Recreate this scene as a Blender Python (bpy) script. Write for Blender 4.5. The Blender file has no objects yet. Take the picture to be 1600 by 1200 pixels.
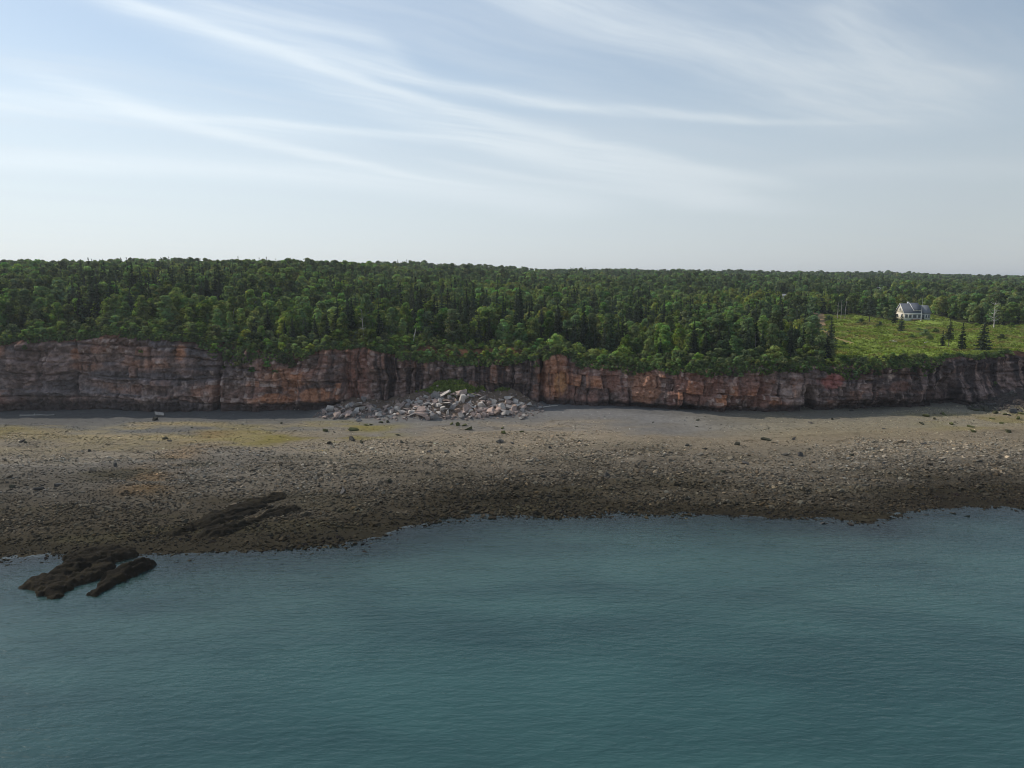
import bpy, bmesh, math, random
import numpy as np
from mathutils import Vector, Matrix

R = math.radians
scene = bpy.context.scene
COL = scene.collection

# ------------------------------------------------------------------ camera
H = 40.0                      # drone height above the water, metres
F = 1101.0                    # focal length in pixels of the 1600 px wide photograph
PITCH = math.atan(160.0 / F)
cam_data = bpy.data.cameras.new('camera')
cam_data.sensor_width = 36.0
cam_data.lens = 36.0 * F / 1600.0
cam_data.clip_start = 0.5
cam_data.clip_end = 40000.0
cam = bpy.data.objects.new('camera', cam_data)
COL.objects.link(cam)
cam.location = (0, 0, H)
cam.rotation_euler = (math.pi / 2 - PITCH, 0, 0)
scene.camera = cam

# ------------------------------------------------------------------ light and sky
SUN_EL, SUN_AZ = 40.0, -61.0            # azimuth from +Y, negative is to the left
EXPOSURE = 0.0
SKY_STRENGTH = 0.115
sun_data = bpy.data.lights.new('sun', 'SUN')
sun_data.energy = 3.3
sun_data.angle = R(0.6)
sun_data.color = (1.0, 0.93, 0.82)
sun = bpy.data.objects.new('sun', sun_data)
COL.objects.link(sun)
sd = Vector((math.sin(R(SUN_AZ)) * math.cos(R(SUN_EL)), math.cos(R(SUN_AZ)) * math.cos(R(SUN_EL)), math.sin(R(SUN_EL))))
sun.rotation_euler = (-sd).to_track_quat('-Z', 'Y').to_euler()
sun.location = (0, 0, 300)
vs = scene.view_settings
vs.view_transform = 'Standard'
vs.look = 'None'
vs.exposure = EXPOSURE
vs.gamma = 1.0
scene.display_settings.display_device = 'sRGB'
scene.cycles.use_denoising = True
scene.cycles.filter_width = 1.0
scene.cycles.max_bounces = 6
scene.cycles.diffuse_bounces = 3
scene.cycles.glossy_bounces = 2
scene.cycles.transmission_bounces = 3
scene.cycles.transparent_max_bounces = 6
scene.cycles.volume_bounces = 0
scene.cycles.caustics_reflective = False
scene.cycles.caustics_refractive = False


def pix_dir(u, v):
    cx = (u - 800.0) / F
    cy = (600.0 - v) / F
    c, s = math.cos(PITCH), math.sin(PITCH)
    return (cx, c + cy * s, -s + cy * c)


def at_z(u, v, z):
    d = pix_dir(u, v)
    t = (z - H) / d[2]
    return (d[0] * t, d[1] * t, z)


def at_y(u, v, y):
    d = pix_dir(u, v)
    t = y / d[1]
    return (d[0] * t, y, H + d[2] * t)


class NT:
    """small helper for node trees"""
    def __init__(self, tree):
        self.t = tree
        self.n = tree.nodes
        self.l = tree.links

    def node(self, kind, **kw):
        n = self.n.new(kind)
        for k, v in kw.items():
            if k.startswith('_'):
                setattr(n, k[1:], v)
        return n

    def put(self, sock, val):
        if isinstance(val, bpy.types.NodeSocket):
            self.l.new(val, sock)
        elif val is not None:
            sock.default_value = val

    def math(self, op, a, b=None, c=None, clamp=False):
        n = self.n.new('ShaderNodeMath')
        n.operation = op
        n.use_clamp = clamp
        self.put(n.inputs[0], a)
        if b is not None:
            self.put(n.inputs[1], b)
        if c is not None:
            self.put(n.inputs[2], c)
        return n.outputs[0]

    def vmath(self, op, a, b=None, out=0):
        n = self.n.new('ShaderNodeVectorMath')
        n.operation = op
        self.put(n.inputs[0], a)
        if b is not None:
            self.put(n.inputs[1], b)
        return n.outputs[out]

    def mix(self, fac, a, b, mode='MIX'):
        n = self.n.new('ShaderNodeMix')
        n.data_type = 'RGBA'
        n.blend_type = mode
        self.put(n.inputs[0], fac)
        self.put(n.inputs[6], a)
        self.put(n.inputs[7], b)
        return n.outputs[2]

    def noise(self, vec, scale, detail=4, rough=0.55, dist=0.0, out='Fac'):
        n = self.n.new('ShaderNodeTexNoise')
        self.put(n.inputs['Vector'], vec)
        n.inputs['Scale'].default_value = scale
        n.inputs['Detail'].default_value = detail
        n.inputs['Roughness'].default_value = rough
        n.inputs['Distortion'].default_value = dist
        return n.outputs[out]

    def map(self, val, a, b, c=0.0, d=1.0, smooth=True):
        n = self.n.new('ShaderNodeMapRange')
        n.interpolation_type = 'SMOOTHSTEP' if smooth else 'LINEAR'
        self.put(n.inputs[0], val)
        n.inputs[1].default_value = a
        n.inputs[2].default_value = b
        n.inputs[3].default_value = c
        n.inputs[4].default_value = d
        return n.outputs[0]

    def mapping(self, vec, scale=(1, 1, 1), rot=(0, 0, 0), loc=(0, 0, 0)):
        n = self.n.new('ShaderNodeMapping')
        self.put(n.inputs['Vector'], vec)
        n.inputs['Scale'].default_value = scale
        n.inputs['Rotation'].default_value = rot
        n.inputs['Location'].default_value = loc
        return n.outputs[0]

    def rgb(self, c):
        return (c[0], c[1], c[2], 1.0)


def build_world():
    w = bpy.data.worlds.new('World')
    scene.world = w
    w.use_nodes = True
    t = w.node_tree
    t.nodes.clear()
    k = NT(t)
    sky = k.node('ShaderNodeTexSky')
    sky.sky_type = 'NISHITA'
    sky.sun_disc = False
    sky.sun_elevation = R(SUN_EL)
    sky.sun_rotation = R(SUN_AZ)
    sky.altitude = 40
    sky.air_density = 1.15
    sky.dust_density = 0.25
    sky.ozone_density = 0.0
    tc = k.node('ShaderNodeTexCoord')
    d = tc.outputs['Generated']
    sep = k.node('ShaderNodeSeparateXYZ')
    k.put(sep.inputs[0], d)
    z = k.math('MAXIMUM', sep.outputs[2], 0.012)
    comb = k.node('ShaderNodeCombineXYZ')
    k.put(comb.inputs[0], k.math('DIVIDE', sep.outputs[0], z))
    k.put(comb.inputs[1], k.math('DIVIDE', sep.outputs[1], z))
    P0 = comb.outputs[0]
    # gentle warp so that the streaks waver
    wn = k.noise(P0, 0.55, 3, 0.55, out='Color')
    wv = k.vmath('SUBTRACT', wn, (0.5, 0.5, 0.5))
    wv = k.vmath('MULTIPLY', wv, (0.55, 0.55, 0.0))
    P = k.vmath('ADD', P0, wv)

    def cp(u, v):
        dx, dy, dz = pix_dir(u, v)
        return Vector((dx / dz, dy / dz))

    # fibres running with the wind
    ang = R(38)
    fib = k.mapping(P, rot=(0, 0, -ang))
    fibn = k.noise(k.mapping(fib, scale=(0.5, 3.2, 1)), 1.3, 6, 0.62)
    fib2 = k.noise(k.mapping(fib, scale=(0.22, 1.1, 1), loc=(3.1, 1.7, 0)), 1.0, 5, 0.6)
    fine = k.noise(k.mapping(fib, scale=(1.2, 6.0, 1), loc=(5, 2, 0)), 1.6, 5, 0.65)
    total = None

    def add(a, b):
        return b if a is None else k.math('ADD', a, b)

    def streak(p0, pm, p1, w0, amp, w1=None):
        """one long cirrus band through three points of the sky, laid on the cloud layer"""
        a, m, b = cp(*p0), cp(*pm), cp(*p1)
        ax = (b - a)
        L = ax.length
        ax.normalize()
        pv = Vector((-ax.y, ax.x))
        um = (m - a).dot(ax) / L
        vm = (m - a).dot(pv)
        q = vm / max(1e-3, um * (1 - um))
        rel = k.vmath('SUBTRACT', P, (a.x, a.y, 0))
        u = k.math('MULTIPLY', k.vmath('DOT_PRODUCT', rel, (ax.x, ax.y, 0), out=1), 1 / L)
        v = k.vmath('DOT_PRODUCT', rel, (pv.x, pv.y, 0), out=1)
        uc = k.math('MULTIPLY', u, k.math('SUBTRACT', 1.0, u))
        v = k.math('SUBTRACT', v, k.math('MULTIPLY', uc, q))
        ww = k.math('MULTIPLY_ADD', u, (w1 or w0) - w0, w0)
        ww = k.math('MAXIMUM', ww, 0.02)
        e = k.math('DIVIDE', v, ww)
        e = k.math('MULTIPLY', e, e)
        g = k.math('POWER', 2.718, k.math('MULTIPLY', e, -1.0))
        win = k.math('MULTIPLY', k.map(u, -0.25, 0.12), k.map(u, 1.25, 0.8))
        return k.math('MULTIPLY', k.math('MULTIPLY', g, win), amp)

    S = [
        ((185, 8), (450, 88), (560, 118), 0.10, 1.0, 0.09),
        ((440, 60), (760, 143), (1290, 194), 0.10, 1.0, 0.10),
        ((470, 95), (780, 190), (1180, 285), 0.07, 1.5, 0.30),
        ((190, 160), (420, 226), (700, 284), 0.14, 1.2, 0.12),
        ((500, 200), (800, 232), (1120, 320), 0.14, 1.0, 0.5),
        ((880, 5), (1140, 75), (1440, 190), 0.20, 0.95, 0.5),
        ((1285, -40), (1325, 50), (1500, 140), 0.07, 0.7, 0.2),
        ((-80, 250), (420, 270), (900, 330), 0.5, 0.9, 1.1),
        ((-150, 150), (150, 170), (520, 215), 0.30, 0.7, 0.3),
        ((560, 150), (860, 245), (1200, 330), 0.2, 0.8, 0.6),
        ((300, 15), (470, 42), (640, 105), 0.12, 0.55, 0.09),
        ((1280, 262), (1450, 264), (1650, 270), 0.5, 0.45, 0.6),
        ((740, 262), (880, 285), (1040, 310), 0.12, 0.5, 0.3),
    ]
    for s in S:
        total = add(total, streak(*s))
    calm = k.map(sep.outputs[2], 0.05, 0.24)          # far layers blur into an even veil
    fibn = k.math('ADD', 0.5, k.math('MULTIPLY', k.math('SUBTRACT', fibn, 0.5), calm))
    fine = k.math('ADD', 0.5, k.math('MULTIPLY', k.math('SUBTRACT', fine, 0.5), calm))
    f1 = k.map(fibn, 0.28, 0.72, 0.45, 1.35)
    f2 = k.map(fine, 0.25, 0.75, 0.75, 1.2)
    total = k.math('MULTIPLY', k.math('MULTIPLY', total, f1), f2)
    veil = k.math('MULTIPLY', k.map(fib2, 0.40, 0.80), k.map(fibn, 0.3, 0.75, 0.25, 0.75))
    veil = k.math('ADD', veil, 0.22)
    bands = k.math('MULTIPLY', k.math('SUBTRACT', 1.0, k.math('POWER', 2.718, k.math('MULTIPLY', total, -1.0))), 0.8)
    total = veil
    # distant layers pile up towards the horizon
    lowz = k.map(sep.outputs[2], 0.0, 0.30, 1.7, 0.10)
    total = k.math('ADD', total, lowz)
    cover = k.math('SUBTRACT', 1.0, k.math('POWER', 2.718, k.math('MULTIPLY', total, -1.15)))
    cover = k.math('MULTIPLY', cover, 0.93)
    # thin ice cloud scatters the light of the sky around it, a little brighter towards the sun
    cosg = k.vmath('DOT_PRODUCT', d, tuple(sd), out=1)
    glow = k.map(cosg, 0.0, 1.0, 0.90, 1.45, smooth=False)
    cc = k.vmath('SCALE', (4.95, 5.5, 6.05), None)
    cc.node.inputs['Scale'].default_value = 1.0
    k.put(cc.node.inputs['Scale'], glow)
    colr = k.mix(cover, sky.outputs[0], cc)
    cb_ = k.vmath('SCALE', (6.0, 6.55, 6.9), None)
    k.put(cb_.node.inputs['Scale'], glow)
    colr = k.mix(bands, colr, cb_)
    bg = k.node('ShaderNodeBackground')
    k.put(bg.inputs[0], colr)
    bg.inputs[1].default_value = SKY_STRENGTH
    out = k.node('ShaderNodeOutputWorld')
    k.put(out.inputs[0], bg.outputs[0])


build_world()

# ------------------------------------------------------------------ numeric noise
def _h(ix, iy, iz, seed):
    a = (ix.astype(np.int64) * 374761393 + iy.astype(np.int64) * 668265263 + iz.astype(np.int64) * 2147483647 + seed * 1274126177) & 0xFFFFFFFF
    a = ((a ^ (a >> 13)) * 1274126177) & 0xFFFFFFFF
    a = ((a ^ (a >> 16)) * 2246822519) & 0xFFFFFFFF
    a = a ^ (a >> 15)
    return (a & 0xFFFFFF) / float(0xFFFFFF)


def vn2(x, y, seed=0):
    x = np.asarray(x, float); y = np.asarray(y, float)
    x, y = np.broadcast_arrays(x, y)
    ix, iy = np.floor(x), np.floor(y)
    fx, fy = x - ix, y - iy
    ux = fx * fx * fx * (fx * (fx * 6 - 15) + 10)
    uy = fy * fy * fy * (fy * (fy * 6 - 15) + 10)
    z = np.zeros_like(ix)
    a = _h(ix, iy, z, seed); b = _h(ix + 1, iy, z, seed)
    c = _h(ix, iy + 1, z, seed); d = _h(ix + 1, iy + 1, z, seed)
    return (a + (b - a) * ux) * (1 - uy) + (c + (d - c) * ux) * uy


def fbm(x, y, seed=0, octv=4, gain=0.5):
    s, amp, tot = 0.0, 1.0, 0.0
    x = np.asarray(x, float); y = np.asarray(y, float)
    for o in range(octv):
        s = s + amp * (vn2(x * 2 ** o + 17.3 * o, y * 2 ** o - 9.1 * o, seed + o) - 0.5)
        tot += amp
        amp *= gain
    return s / tot * 2.0          # about -1..1


def worley(x, y, seed=0):
    """F1, F2 distances and the nearest cell's hash"""
    ix, iy = np.floor(x), np.floor(y)
    f1 = np.full(x.shape, 9.0); f2 = np.full(x.shape, 9.0); cid = np.zeros(x.shape)
    z = np.zeros_like(ix)
    for dx in (-1, 0, 1):
        for dy in (-1, 0, 1):
            px = ix + dx + _h(ix + dx, iy + dy, z, seed)
            py = iy + dy + _h(ix + dx, iy + dy, z + 1, seed)
            dd = np.hypot(px - x, py - y)
            hh = _h(ix + dx, iy + dy, z + 2, seed)
            near = dd < f1
            f2 = np.where(near, f1, np.minimum(f2, dd))
            cid = np.where(near, hh, cid)
            f1 = np.where(near, dd, f1)
    return f1, f2, cid


def jit1(x, seed):
    """uneven intervals along a line: cell index, distance to the nearest break, that break's hash"""
    i = np.floor(x)
    z = np.zeros_like(i)

    def br(j):
        return j + 0.7 * (_h(j, z, z, seed) - 0.5)
    idx = np.where(x < br(i), i - 1, np.where(x >= br(i + 1), i + 1, i))
    best = np.full(x.shape, 9.0); bh = z.copy()
    for j in (i - 1, i, i + 1, i + 2):
        d = np.abs(x - br(j))
        bh = np.where(d < best, _h(j, z + 5, z, seed), bh)
        best = np.minimum(best, d)
    return idx, best, bh


def sstep(a, b, x):
    t = np.clip((x - a) / (b - a), 0, 1)
    return t * t * (3 - 2 * t)


# ------------------------------------------------------------------ mesh helpers
def mesh_np(name, verts, quads=None, tris=None, mat=None, attrs=None, smooth=False):
    me = bpy.data.meshes.new(name)
    verts = np.asarray(verts, np.float32).reshape(-1, 3)
    me.vertices.add(len(verts))
    me.vertices.foreach_set('co', verts.ravel())
    q = np.asarray(quads if quads is not None else np.zeros((0, 4)), np.int32).reshape(-1, 4)
    t = np.asarray(tris if tris is not None else np.zeros((0, 3)), np.int32).reshape(-1, 3)
    loops = np.concatenate([q.ravel(), t.ravel()])
    me.loops.add(len(loops))
    me.loops.foreach_set('vertex_index', loops)
    starts = np.concatenate([np.arange(len(q)) * 4, len(q) * 4 + np.arange(len(t)) * 3]).astype(np.int32)
    me.polygons.add(len(starts))
    me.polygons.foreach_set('loop_start', starts)
    if smooth:
        me.polygons.foreach_set('use_smooth', np.ones(len(starts), bool))
    for an, (kind, data) in (attrs or {}).items():
        if kind == 'COLOR':
            a = me.attributes.new(an, 'FLOAT_COLOR', 'POINT')
            d = np.ones((len(verts), 4), np.float32)
            d[:, :3] = data
            a.data.foreach_set('color', d.ravel())
        elif kind == 'VEC':
            a = me.attributes.new(an, 'FLOAT_VECTOR', 'POINT')
            a.data.foreach_set('vector', np.asarray(data, np.float32).ravel())
        elif kind == 'INT':
            a = me.attributes.new(an, 'INT', 'POINT')
            a.data.foreach_set('value', np.asarray(data, np.int32).ravel())
        else:
            a = me.attributes.new(an, 'FLOAT', 'POINT')
            a.data.foreach_set('value', np.asarray(data, np.float32).ravel())
    me.update(calc_edges=True)
    me.validate()
    if mat is not None:
        me.materials.append(mat)
    return me


def grid_quads(nr, nc):
    i = np.arange(nr - 1)[:, None] * nc + np.arange(nc - 1)[None, :]
    return np.stack([i, i + 1, i + nc + 1, i + nc], -1).reshape(-1, 4)


def link(name, me, parent=None, loc=None):
    o = bpy.data.objects.new(name, me)
    COL.objects.link(o)
    if parent is not None:
        o.parent = parent
    if loc is not None:
        o.location = loc
    return o


def tag(o, label=None, cat=None, group=None, kind=None):
    if label:
        o['label'] = label
    if cat:
        o['category'] = cat
    if group:
        o['group'] = group
    if kind:
        o['kind'] = kind
    return o


def thing(name, loc, label, cat, group=None, rz=0.0, sc=1.0):
    o = bpy.data.objects.new(name, None)
    o.empty_display_size = 0.5
    COL.objects.link(o)
    o.location = loc
    o.rotation_euler = (0, 0, rz)
    o.scale = (sc, sc, sc)
    return tag(o, label, cat, group)


class MB:
    """collects simple solids into one mesh"""
    def __init__(self):
        self.v, self.q, self.t = [], [], []

    def box(self, x0, x1, y0, y1, z0, z1):
        b = len(self.v)
        self.v += [(x0, y0, z0), (x1, y0, z0), (x1, y1, z0), (x0, y1, z0), (x0, y0, z1), (x1, y0, z1), (x1, y1, z1), (x0, y1, z1)]
        self.q += [[b + i for i in f] for f in ((0, 3, 2, 1), (4, 5, 6, 7), (0, 1, 5, 4), (1, 2, 6, 5), (2, 3, 7, 6), (3, 0, 4, 7))]
        return self

    def poly_prism(self, pts, off):
        """pts: planar polygon of 3 or 4 points, extruded along off"""
        b = len(self.v)
        n = len(pts)
        self.v += [tuple(p) for p in pts] + [tuple(np.add(p, off)) for p in pts]
        for i in range(n):
            j = (i + 1) % n
            self.q.append([b + i, b + j, b + n + j, b + n + i])
        if n == 4:
            self.q += [[b + 3, b + 2, b + 1, b], [b + 4, b + 5, b + 6, b + 7]]
        else:
            self.t += [[b + 2, b + 1, b], [b + 3, b + 4, b + 5]]
        return self

    def tube(self, pts, rad, n=6):
        b0 = len(self.v)
        pts = [Vector(p) for p in pts]
        for i, p in enumerate(pts):
            d = (pts[min(i + 1, len(pts) - 1)] - pts[max(i - 1, 0)]).normalized()
            up = Vector((0, 0, 1)) if abs(d.z) < 0.9 else Vector((1, 0, 0))
            a = d.cross(up).normalized()
            c = d.cross(a)
            for j in range(n):
                an = 2 * math.pi * j / n
                self.v.append(tuple(p + (a * math.cos(an) + c * math.sin(an)) * rad[i]))
        for i in range(len(pts) - 1):
            for j in range(n):
                k = (j + 1) % n
                self.q.append([b0 + i * n + j, b0 + i * n + k, b0 + (i + 1) * n + k, b0 + (i + 1) * n + j])
        for i, s in ((0, 1), (len(pts) - 1, -1)):
            self.v.append(tuple(pts[i]))
            c = len(self.v) - 1
            for j in range(n):
                k = (j + 1) % n
                f = [b0 + i * n + j, b0 + i * n + k, c]
                self.t.append(f if s > 0 else f[::-1])
        return self

    def mesh(self, name, mat, smooth=False, attrs=None):
        return mesh_np(name, self.v, self.q or None, self.t or None, mat, attrs, smooth)


# ------------------------------------------------------------------ materials
def new_mat(name):
    m = bpy.data.materials.new(name)
    m.use_nodes = True
    t = m.node_tree
    t.nodes.clear()
    return m, NT(t)


def out_surface(k, sh):
    o = k.node('ShaderNodeOutputMaterial')
    k.put(o.inputs['Surface'], sh)
    return o


def principled(k, col, rough=0.9, normal=None, spec=0.3):
    b = k.node('ShaderNodeBsdfPrincipled')
    k.put(b.inputs['Base Color'], col)
    k.put(b.inputs['Roughness'], rough)
    b.inputs['Specular IOR Level'].default_value = spec
    if normal is not None:
        k.put(b.inputs['Normal'], normal)
    return b.outputs[0]


def bump(k, h, strength=0.5, dist=0.1):
    b = k.node('ShaderNodeBump')
    b.inputs['Strength'].default_value = strength
    b.inputs['Distance'].default_value = dist
    k.put(b.inputs['Height'], h)
    return b.outputs[0]


def attr(k, name, kind='GEOMETRY', out='Color'):
    a = k.node('ShaderNodeAttribute')
    a.attribute_type = kind
    a.attribute_name = name
    return a.outputs[out]


def pos(k):
    return k.node('ShaderNodeNewGeometry').outputs['Position']


def mat_attr(name, scale, var=0.35, rough=0.92, bscale=None, bstr=0.6, bdist=0.15, spec=0.04):
    """surface whose base colour is stored on the mesh, broken up by grain of its own"""
    m, k = new_mat(name)
    p = pos(k)
    n = k.noise(p, scale, 6, 0.65)
    n2 = k.noise(p, scale * 6.3, 3, 0.6)
    f = k.math('ADD', k.map(n, 0.25, 0.75, 1 - var, 1 + var, False), k.map(n2, 0.25, 0.75, -var * 0.6, var * 0.6, False))
    c = k.vmath('SCALE', attr(k, 'Col'))
    k.put(c.node.inputs['Scale'], f)
    hgt = k.noise(p, bscale or scale * 2, 6, 0.65)
    out_surface(k, principled(k, c, rough, bump(k, hgt, bstr, bdist), spec))
    return m


def mat_plain(name, col, var=0.2, scale=3.0, rough=0.8, spec=0.3, bstr=0.2):
    m, k = new_mat(name)
    tc = k.node('ShaderNodeTexCoord').outputs['Object']
    n = k.noise(tc, scale, 5, 0.6)
    f = k.map(n, 0.25, 0.75, 1 - var, 1 + var, False)
    c = k.vmath('SCALE', tuple(col))
    k.put(c.node.inputs['Scale'], f)
    out_surface(k, principled(k, c, rough, bump(k, n, bstr, 0.03), spec))
    return m


M_cliff = mat_attr('cliff_rock', 0.9, 0.5, 0.9, 2.6, 0.9, 0.25)
M_land = mat_attr('land_soil', 0.5, 0.35, 1.0, 3.0, 0.6, 0.15)
M_beach = mat_attr('beach_sand', 0.8, 0.22, 0.95, 5.0, 0.5, 0.06, 0.03)
M_reef = mat_attr('weedy_rock', 1.6, 0.55, 0.9, 4.0, 0.6, 0.12, 0.06)


def mat_leaf(name, trans=0.3, hue=0.5):
    m, k = new_mat(name)
    oi = k.node('ShaderNodeObjectInfo')
    r = oi.outputs['Random']
    base = attr(k, 'Col')
    hs = k.node('ShaderNodeHueSaturation')
    k.put(hs.inputs['Hue'], k.map(r, 0, 1, 0.5 - 0.03 * hue, 0.5 + 0.025 * hue, False))
    r2 = k.math('FRACT', k.math('MULTIPLY', r, 7.31))
    k.put(hs.inputs['Saturation'], k.map(r2, 0, 1, 0.75, 1.05, False))
    r3 = k.math('FRACT', k.math('MULTIPLY', r, 23.7))
    k.put(hs.inputs['Value'], k.map(r3, 0, 1, 0.66, 1.7, False))
    k.put(hs.inputs['Color'], base)
    d = k.node('ShaderNodeBsdfDiffuse')
    k.put(d.inputs[0], hs.outputs[0])
    t = k.node('ShaderNodeBsdfTranslucent')
    tcol = k.mix(1.0, hs.outputs[0], (1.25, 1.2, 0.55, 1), 'MULTIPLY')
    k.put(t.inputs[0], tcol)
    mx = k.node('ShaderNodeMixShader')
    mx.inputs[0].default_value = trans
    k.put(mx.inputs[1], d.outputs[0])
    k.put(mx.inputs[2], t.outputs[0])
    out_surface(k, mx.outputs[0])
    return m


M_leaf = mat_leaf('broad_leaves', 0.42, 1.0)
M_needle = mat_leaf('spruce_needles', 0.12, 0.6)
M_grass = mat_leaf('grass_blades', 0.4, 0.5)
M_bark = mat_plain('bark_grey', (0.11, 0.095, 0.08), 0.35, 4, 0.95, 0.1, 0.6)
M_birch = mat_plain('bark_pale', (0.42, 0.39, 0.35), 0.35, 2.5, 0.85, 0.2, 0.3)
M_deadwood = mat_plain('dead_wood', (0.34, 0.31, 0.28), 0.3, 3, 0.95, 0.1, 0.4)


def mat_rock(name, cols, kind='OBJECT'):
    """boulder rock: each one takes a tone of its own between the given colours"""
    m, k = new_mat(name)
    r = k.node('ShaderNodeObjectInfo').outputs['Random']
    ramp = k.node('ShaderNodeValToRGB')
    el = ramp.color_ramp.elements
    el[0].position, el[0].color = 0.0, (*cols[0], 1)
    el[1].position, el[1].color = 1.0, (*cols[-1], 1)
    for i, c in enumerate(cols[1:-1]):
        e = el.new((i + 1) / (len(cols) - 1))
        e.color = (*c, 1)
    ramp.color_ramp.interpolation = 'CONSTANT' if False else 'LINEAR'
    k.put(ramp.inputs[0], r)
    tc = k.node('ShaderNodeTexCoord').outputs['Object']
    n = k.noise(tc, 1.7, 6, 0.65)
    f = k.map(n, 0.25, 0.75, 0.6, 1.4, False)
    c = k.vmath('SCALE', ramp.outputs[0])
    k.put(c.node.inputs['Scale'], f)
    out_surface(k, principled(k, c, 0.9, bump(k, k.noise(tc, 5, 5, 0.65), 0.7, 0.08), 0.05))
    return m


M_fallgrey = mat_rock('rockfall_grey', [(0.20, 0.185, 0.175), (0.29, 0.265, 0.25)])
M_fallpink = mat_rock('rockfall_pink', [(0.36, 0.27, 0.23), (0.45, 0.345, 0.295)])
M_fallpale = mat_rock('rockfall_pale', [(0.42, 0.37, 0.33), (0.50, 0.455, 0.41)])
M_fallbrown = mat_rock('rockfall_brown', [(0.24, 0.175, 0.14), (0.31, 0.23, 0.185)])
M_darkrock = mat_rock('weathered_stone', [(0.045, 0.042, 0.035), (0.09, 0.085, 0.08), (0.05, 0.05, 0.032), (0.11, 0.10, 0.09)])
M_greenrock = mat_rock('algae_stone', [(0.07, 0.075, 0.03), (0.11, 0.115, 0.04), (0.06, 0.058, 0.04)])

# stones of the shingle: colour given to each stone
m, k = new_mat('shingle_stone')
tc = k.node('ShaderNodeTexCoord').outputs['Object']
c = k.vmath('SCALE', attr(k, 'Col', 'INSTANCER'))
k.put(c.node.inputs['Scale'], k.map(k.noise(tc, 1.5, 4), 0.25, 0.75, 0.7, 1.3, False))
out_surface(k, principled(k, c, 0.95, None, 0.04))
M_shingle = m


# ------------------------------------------------------------------ the lie of the land
ZB = 4.0                                     # beach level at the foot of the cliff
_base = [(-350, 641), (-100, 641), (0, 642), (150, 640), (350, 641), (480, 641), (560, 637), (700, 634), (850, 632), (920, 634), (1000, 640), (1080, 646), (1200, 646), (1300, 643), (1400, 640), (1500, 634), (1600, 629), (1750, 628), (1950, 626)]
_bp = np.array([at_z(u, v, ZB)[:2] for u, v in _base])
_top = [(-350, 530), (-100, 530), (0, 531), (60, 528), (110, 526), (180, 521), (280, 528), (345, 538), (420, 552), (480, 548), (520, 541), (570, 540), (620, 552), (700, 561), (780, 560), (850, 556), (880, 552), (910, 568), (1000, 572), (1100, 576), (1180, 573), (1230, 570), (1300, 572), (1400, 567), (1480, 560), (1600, 553), (1750, 551), (1950, 551)]
_water = [(-350, 880), (-100, 876), (0, 868), (60, 864), (120, 861), (200, 857), (260, 858), (320, 860), (400, 856), (480, 848), (560, 838), (640, 828), (720, 820), (800, 812), (900, 807), (1000, 805), (1100, 807), (1200, 809), (1300, 812), (1352, 815), (1390, 805), (1440, 794), (1500, 787), (1560, 790), (1620, 795), (1750, 800), (1950, 800)]
_wp = np.array([at_z(u, v, 0.0)[:2] for u, v in _water])


def ycliff(x):
    return np.interp(x, _bp[:, 0], _bp[:, 1])


_tp = []
for u, v in _top:
    y = 205.0
    for _ in range(4):
        p = at_y(u, v, y)
        y = float(ycliff(p[0])) + 2.0
    p = at_y(u, v, y)
    _tp.append((p[0], p[2]))
_tp = np.array(_tp)


def ywater(x):
    return np.interp(x, _wp[:, 0], _wp[:, 1])


def ztop(x):
    return np.interp(x, _tp[:, 0], _tp[:, 1]) + 0.75 * fbm(np.asarray(x) / 6.0, 0.0, 41, 4)


def yedge(x):
    """where the ground starts behind the brow"""
    return ycliff(x) + 2.2


MOUND = [(-43.0, 9.0, 3.4, 14.5), (-17.0, 17.0, 7.2, 18.5), (-2.0, 8.0, 5.0, 12.0), (-30.0, 9.0, 3.6, 13.0), (150.0, 12.0, 4.2, 10.0), (172.0, 18.0, 5.0, 11.0)]   # x, half width, height, reach


def mound(x, y):
    h = np.zeros(np.broadcast(x, y).shape)
    for mx, hw, hh, reach in MOUND:
        q = (ycliff(x) - y)
        a = np.exp(-((x - mx) / hw) ** 2 * 1.3)
        h = np.maximum(h, hh * a * np.clip(1 - q / reach, 0, 1) ** 1.1)
    return h * (1 + 0.22 * fbm(np.asarray(x) / 3.5, np.asarray(y) / 3.5, 45, 3))


def beach_z(x, y, fine=True):
    yw, yc = ywater(x), ycliff(x)
    s = (y - yw) / (yc - yw)
    up = ZB * np.clip(s, 0, 1.06) ** 0.92
    down = -(np.clip(yw - y, 0, None) * 0.075)
    z = np.where(s > 0, up, np.maximum(down, -9.0))
    near = np.exp(-(((y - yw) / 220.0) ** 2))
    z = z + near * (0.16 * fbm(x / 9.0, y / 5.0, 3, 3) + 0.30 * fbm(x / 34.0, y / 16.0, 5, 3))
    if fine:
        roughz = sstep(0.8, 0.45, s) * sstep(-0.3, 0.0, s)
        z = z + roughz * 0.11 * fbm(x / 1.6, y / 1.6, 8, 3)
    return z + mound(x, y)


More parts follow.
